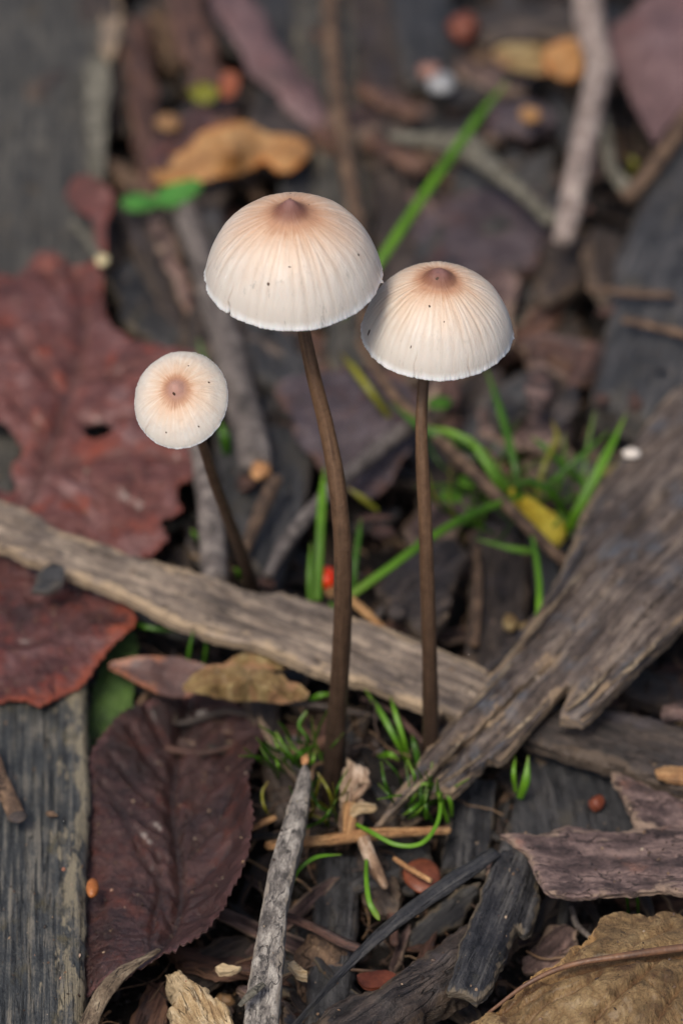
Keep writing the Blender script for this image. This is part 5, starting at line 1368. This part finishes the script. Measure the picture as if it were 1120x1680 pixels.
ANCH = [(80, 150, "on the far grey board"), (260, 120, "near the reddish-brown strips"), (380, 250, "around the orange leaf"), (300, 420, "behind the smallest mushroom"), (560, 100, "on the planks behind the tall cap"),
        (720, 170, "around the pale pebble"), (860, 100, "around the pale tan leaf"), (1060, 120, "by the pinkish-mauve leaf"), (760, 330, "behind the right cap"), (930, 330, "at the thick twig's foot"),
        (1070, 480, "by the dark slab"), (900, 620, "between the right cap and dark slab"), (120, 620, "around the large red leaf"), (430, 640, "under the tall cap"), (570, 720, "behind the tall stem"), (380, 880, "by the smallest mushroom's foot"),
        (640, 900, "between the two tall stems"), (850, 820, "around the yellow bud"), (830, 1010, "beside the split bark"), (1040, 900, "near the split bark's upper end"), (200, 1000, "by the maroon wet leaf"), (420, 1060, "along the diagonal bark strip"),
        (100, 1350, "around the blue-grey board"), (280, 1350, "around the broad maroon leaf"), (470, 1200, "left of the tall stem's foot"), (620, 1230, "between the tall stems' feet"), (800, 1320, "below the split bark's tip"),
        (1000, 1240, "around the dark bark strip"), (1000, 1420, "by the crusty bark plate"), (440, 1450, "beside the grey stick"), (620, 1450, "below the orange straw"), (800, 1500, "by the blackened bark piece"),
        (300, 1640, "around the pale crumbly wood"), (520, 1620, "between the grey stick and curved strip"), (700, 1620, "on the rough bark ridge"), (980, 1620, "around the withered tan leaf")]


def zone(x, y):
    return min(ANCH, key=lambda a: (a[0] - x) ** 2 + (a[1] - y) ** 2)[2]


CH_LABEL = " bark chip lying loose "
n_ch = 0
first = set()
for k in range(230):
    # jittered over the ground that the picture sees and a margin round it
    u, v = rs.rand(), rs.rand()
    px = -10 + 1140 * u
    py = -20 + 1710 * v ** 1.1
    w = G(px, py, 0)
    if math.hypot(w[0], w[1]) < .7 or math.hypot(w[0] - .9, w[1] - .9) < .5:
        continue
    p = proto[k % len(proto)]
    c = p if p not in first else p.copy()
    if p in first:
        COL.objects.link(c)
    first.add(p)
    s = 0.45 + 0.8 * rs.rand() ** 1.5
    if py < 600: s *= 1.15
    c.scale = (s, s * (0.6 + .6 * rs.rand()), s)
    c.rotation_euler = ((rs.rand() - .5) * .9, (rs.rand() - .5) * .9, rs.rand() * 6.28)
    c.location = (w[0], w[1], float(soil_h(w[0], w[1])) + 0.12 + 0.45 * rs.rand() ** 1.5)
    lab_ = CH[mats[k % len(proto)]]
    tag(c, lab_ + CH_LABEL + zone(px, py), 'bark chip', lab_[6:] + " loose chips " + zone(px, py))
    n_ch += 1
tw = []
for k in range(5):
    o = tube('litter_twig', [(500, 1300, 0, 10), (540, 1300 + rs.randint(-12, 12), 0, 12), (590, 1300 + rs.randint(-12, 12), 0, 10), (640, 1300, 0, 8)], M[['twig_brown', 'twig_grey', 'bark_red', 'bark_dark', 'lichen'][k]], seg=8, bump=.12, capj=.3)
    tw.append(o)
first = set()
for k in range(80):
    px = -10 + 1140 * rs.rand(); py = -20 + 1710 * rs.rand() ** 1.1
    w = G(px, py, 0)
    if math.hypot(w[0], w[1]) < .7:
        continue
    p = tw[k % 5]
    c = p if p not in first else p.copy()
    if p in first:
        COL.objects.link(c)
    first.add(p)
    s = .5 + .9 * rs.rand()
    c.scale = (s, s, s * .8)
    c.rotation_euler = ((rs.rand() - .5) * .4, (rs.rand() - .5) * .5, rs.rand() * 6.28)
    c.location = (w[0], w[1], float(soil_h(w[0], w[1])) + 0.25 + 0.4 * rs.rand())
    cn = ['brown', 'grey', 'reddish', 'dark', 'grey-green'][k % 5]
    tag(c, "thin %s twiglet lying loose %s" % (cn, zone(px, py)), 'twiglet', "loose %s twiglets %s" % (cn, zone(px, py)))

# narrow shreds filling the near litter
for k in range(110):
    px = 380 + 750 * rs.rand(); py = 1120 + 570 * rs.rand()
    w = G(px, py, 0)
    if math.hypot(w[0], w[1]) < .5: continue
    q = k % len(proto)
    c = proto[q].copy(); COL.objects.link(c); c.name = 'bark_shred'
    s = .35 + .5 * rs.rand()
    c.scale = (s * (.9 + .9 * rs.rand()), s * (.2 + .3 * rs.rand()), s * .7)
    c.rotation_euler = ((rs.rand() - .5) * 1.0, (rs.rand() - .5) * .7, rs.rand() * 6.28)
    c.location = (w[0], w[1], float(soil_h(w[0], w[1])) + .25 + .4 * rs.rand())
    tag(c, CH[mats[q]].replace('small', 'narrow') + " bark shred lying " + zone(px, py), 'bark shred', CH[mats[q]][6:] + " shreds " + zone(px, py))

# bigger dark pieces heaped in the far litter
far_i = [k for k, m_ in enumerate(mats) if m_ in ('bark_dark', 'bark_red', 'bark_mauve', 'twig_brown', 'slate')]
for k in range(120):
    px = 150 + 860 * rs.rand(); py = -30 + 760 * rs.rand()
    if px < 330 and py > 410: continue
    w = G(px, py, 0)
    q = far_i[k % len(far_i)]
    c = proto[q].copy(); COL.objects.link(c); c.name = 'bark_piece'
    s = .8 + 1.3 * rs.rand()
    c.scale = (s * (.8 + .9 * rs.rand()), s * (.45 + .5 * rs.rand()), s)
    c.rotation_euler = ((rs.rand() - .5) * .7, (rs.rand() - .5) * .6, 1.57 + (rs.rand() - .5) * 2.4)
    c.location = (w[0], w[1], float(soil_h(w[0], w[1])) + .35 + .45 * rs.rand())
    m_ = mats[q]
    tag(c, CH[m_].replace('small', 'larger') + " bark piece heaped " + zone(px, py), 'bark piece', CH[m_][6:] + " larger pieces " + zone(px, py))

# ------------------------------------------------------------------ crumbs: soil grit and flakes (stuff)
def scatter(name, N, sizef, zf, mat, seed, posf, flat=(.25, .8), attrs=True):
    r = np.random.RandomState(seed)
    V0, F0 = ICO[1]
    x, y = posf(r, N)
    z = zf(x, y, r)
    keep = np.isfinite(z)
    x, y, z = x[keep], y[keep], z[keep]; N = len(x)
    s = sizef(r, N)
    q = r.randn(N, 4); q /= np.linalg.norm(q, axis=1)[:, None]
    a, b, c, d = q.T
    Rm = np.stack([1 - 2 * (c * c + d * d), 2 * (b * c - a * d), 2 * (b * d + a * c), 2 * (b * c + a * d), 1 - 2 * (b * b + d * d), 2 * (c * d - a * b), 2 * (b * d - a * c), 2 * (c * d + a * b), 1 - 2 * (b * b + c * c)], -1).reshape(N, 3, 3)
    sc3 = np.stack([s, s * (.35 + .6 * r.rand(N)), s * (flat[0] + (flat[1] - flat[0]) * r.rand(N))], -1)
    base = V0[None] * sc3[:, None, :] * (1 + .35 * (r.rand(N, len(V0), 1) - .5))
    W = np.einsum('nij,nvj->nvi', Rm, base) + np.stack([x, y, z], -1)[:, None, :]
    nv = len(V0)
    F = (np.array(F0)[None] + (np.arange(N) * nv)[:, None, None]).reshape(-1, 3)
    rv = np.repeat(r.rand(N), nv)
    o = link(name, W.reshape(-1, 3), F.tolist(), mat, None, W.reshape(-1, 3)[:, :2], {"tone": rv}, smooth=False)
    o["kind"] = 'stuff'
    return o


def crumb_mat(name, stops, rough=.55):
    n = NT(name)
    t_ = n.attr("tone")
    f = n.noise(20, 20, 4, .7, 3)
    c = n.ramp(t_, stops)
    c = n.mix(n.math('MULTIPLY', n.step(f, .45, .65), .4), c, K(24, 19, 16))
    n.put(n.b.inputs["Base Color"], c)
    n.b.inputs["Roughness"].default_value = rough
    return n.m


cm = crumb_mat('litter_crumbs', [(0, K(18, 15, 13)), (.5, K(38, 31, 27)), (.78, K(66, 50, 42)), (.9, K(58, 54, 53)), (.97, K(104, 78, 58)), (1.0, K(150, 118, 84))])
scatter('soil_crumbs', 34000, lambda r, n: .018 + .12 * r.rand(n) ** 3, lambda x, y, r: soil_h(x, y) + .06 * r.rand(len(x)), cm, 11,
        lambda r, n: ((r.rand(n) - .5) * 13, -5.5 + 26 * r.rand(n)))["label"] = "dark crumbs of soil, bark and leaf between the larger pieces"
# hair-thin rootlets and plant fibres threading the litter
def fibres(name, N, seed, mat):
    r = np.random.RandomState(seed)
    V = []; F = []; T = []
    for k in range(N):
        x, y = (r.rand() - .5) * 11, -5 + 22 * r.rand()
        a = r.rand() * 6.28
        ln = .4 + 1.6 * r.rand() ** 2; n_ = 9
        rad = .008 + .016 * r.rand() ** 2
        z0 = float(soil_h(x, y)) + .12 + .55 * r.rand()
        dz = (r.rand() - .5) * .5
        for q in range(n_):
            f = q / (n_ - 1)
            c = np.array([x, y, z0 + dz * f + .05 * math.sin(f * 5 + k)])
            for j in range(4):
                t_ = j * math.pi / 2
                V.append((c[0] - math.sin(a) * math.cos(t_) * rad, c[1] + math.cos(a) * math.cos(t_) * rad, c[2] + math.sin(t_) * rad))
                T.append(k / N)
            a += (r.rand() - .5) * 1.1
            x += math.cos(a) * ln / n_; y += math.sin(a) * ln / n_
        b0 = k * n_ * 4
        for q in range(n_ - 1):
            for j in range(4):
                p0 = b0 + q * 4 + j; p1 = b0 + q * 4 + (j + 1) % 4
                F.append([p0, p1, p1 + 4, p0 + 4])
    o = link(name, V, F, mat, None, np.array(V)[:, :2], {"tone": T})
    o["kind"] = 'stuff'
    o["label"] = "hair-thin rootlets and plant fibres threading the litter"


fibres('rootlets', 1100, 77, crumb_mat('rootlet_fibres', [(0, K(46, 34, 28)), (.5, K(92, 70, 54)), (.8, K(134, 106, 80)), (1.0, K(170, 146, 112))]))
# crumbs fallen onto the larger pieces
bpy.context.view_layer.update()
dg = bpy.context.evaluated_depsgraph_get()


def drop(x, y, r):
    z = np.full(len(x), np.nan)
    for i in range(len(x)):
        hit, loc, nor, fi, ob, mx = sc.ray_cast(dg, Vector((x[i], y[i], 3.0)), Vector((0, 0, -1)))
        if hit and nor.z > .5 and ob.name.split('.')[0] not in ('cap', 'stem', 'gills', 'blade', 'berry_skin') and loc.z < 2.0:
            z[i] = loc.z + .004
    return z


sm = crumb_mat('fine_specks', [(0, K(40, 30, 25)), (.4, K(80, 62, 50)), (.7, K(124, 98, 74)), (.88, K(150, 128, 104)), (.97, K(184, 168, 148)), (1.0, K(160, 84, 52))])
scatter('fine_specks', 5600, lambda r, n: .005 + .028 * r.rand(n) ** 6, drop, sm, 21, lambda r, n: ((r.rand(n) - .5) * 10, -5.0 + 18 * r.rand(n) ** 1.2))["label"] = "fine pale and brown specks sprinkled over bark and leaves"
wm = bpy.data.materials.new('water'); wm.use_nodes = True
wb = wm.node_tree.nodes["Principled BSDF"]
wb.inputs["Transmission Weight"].default_value = 1.0
wb.inputs["Roughness"].default_value = 0.02
wb.inputs["IOR"].default_value = 1.33
scatter('glint_droplets', 420, lambda r, n: .010 + .018 * r.rand(n) ** 3, drop, wm, 33, lambda r, n: ((r.rand(n) - .5) * 9, -4.6 + 14 * r.rand(n) ** 1.3), flat=(.7, .9))["label"] = "tiny clear water droplets added for glints on the wet bark and leaves"  # droplets added to give small glints on bark and leaves
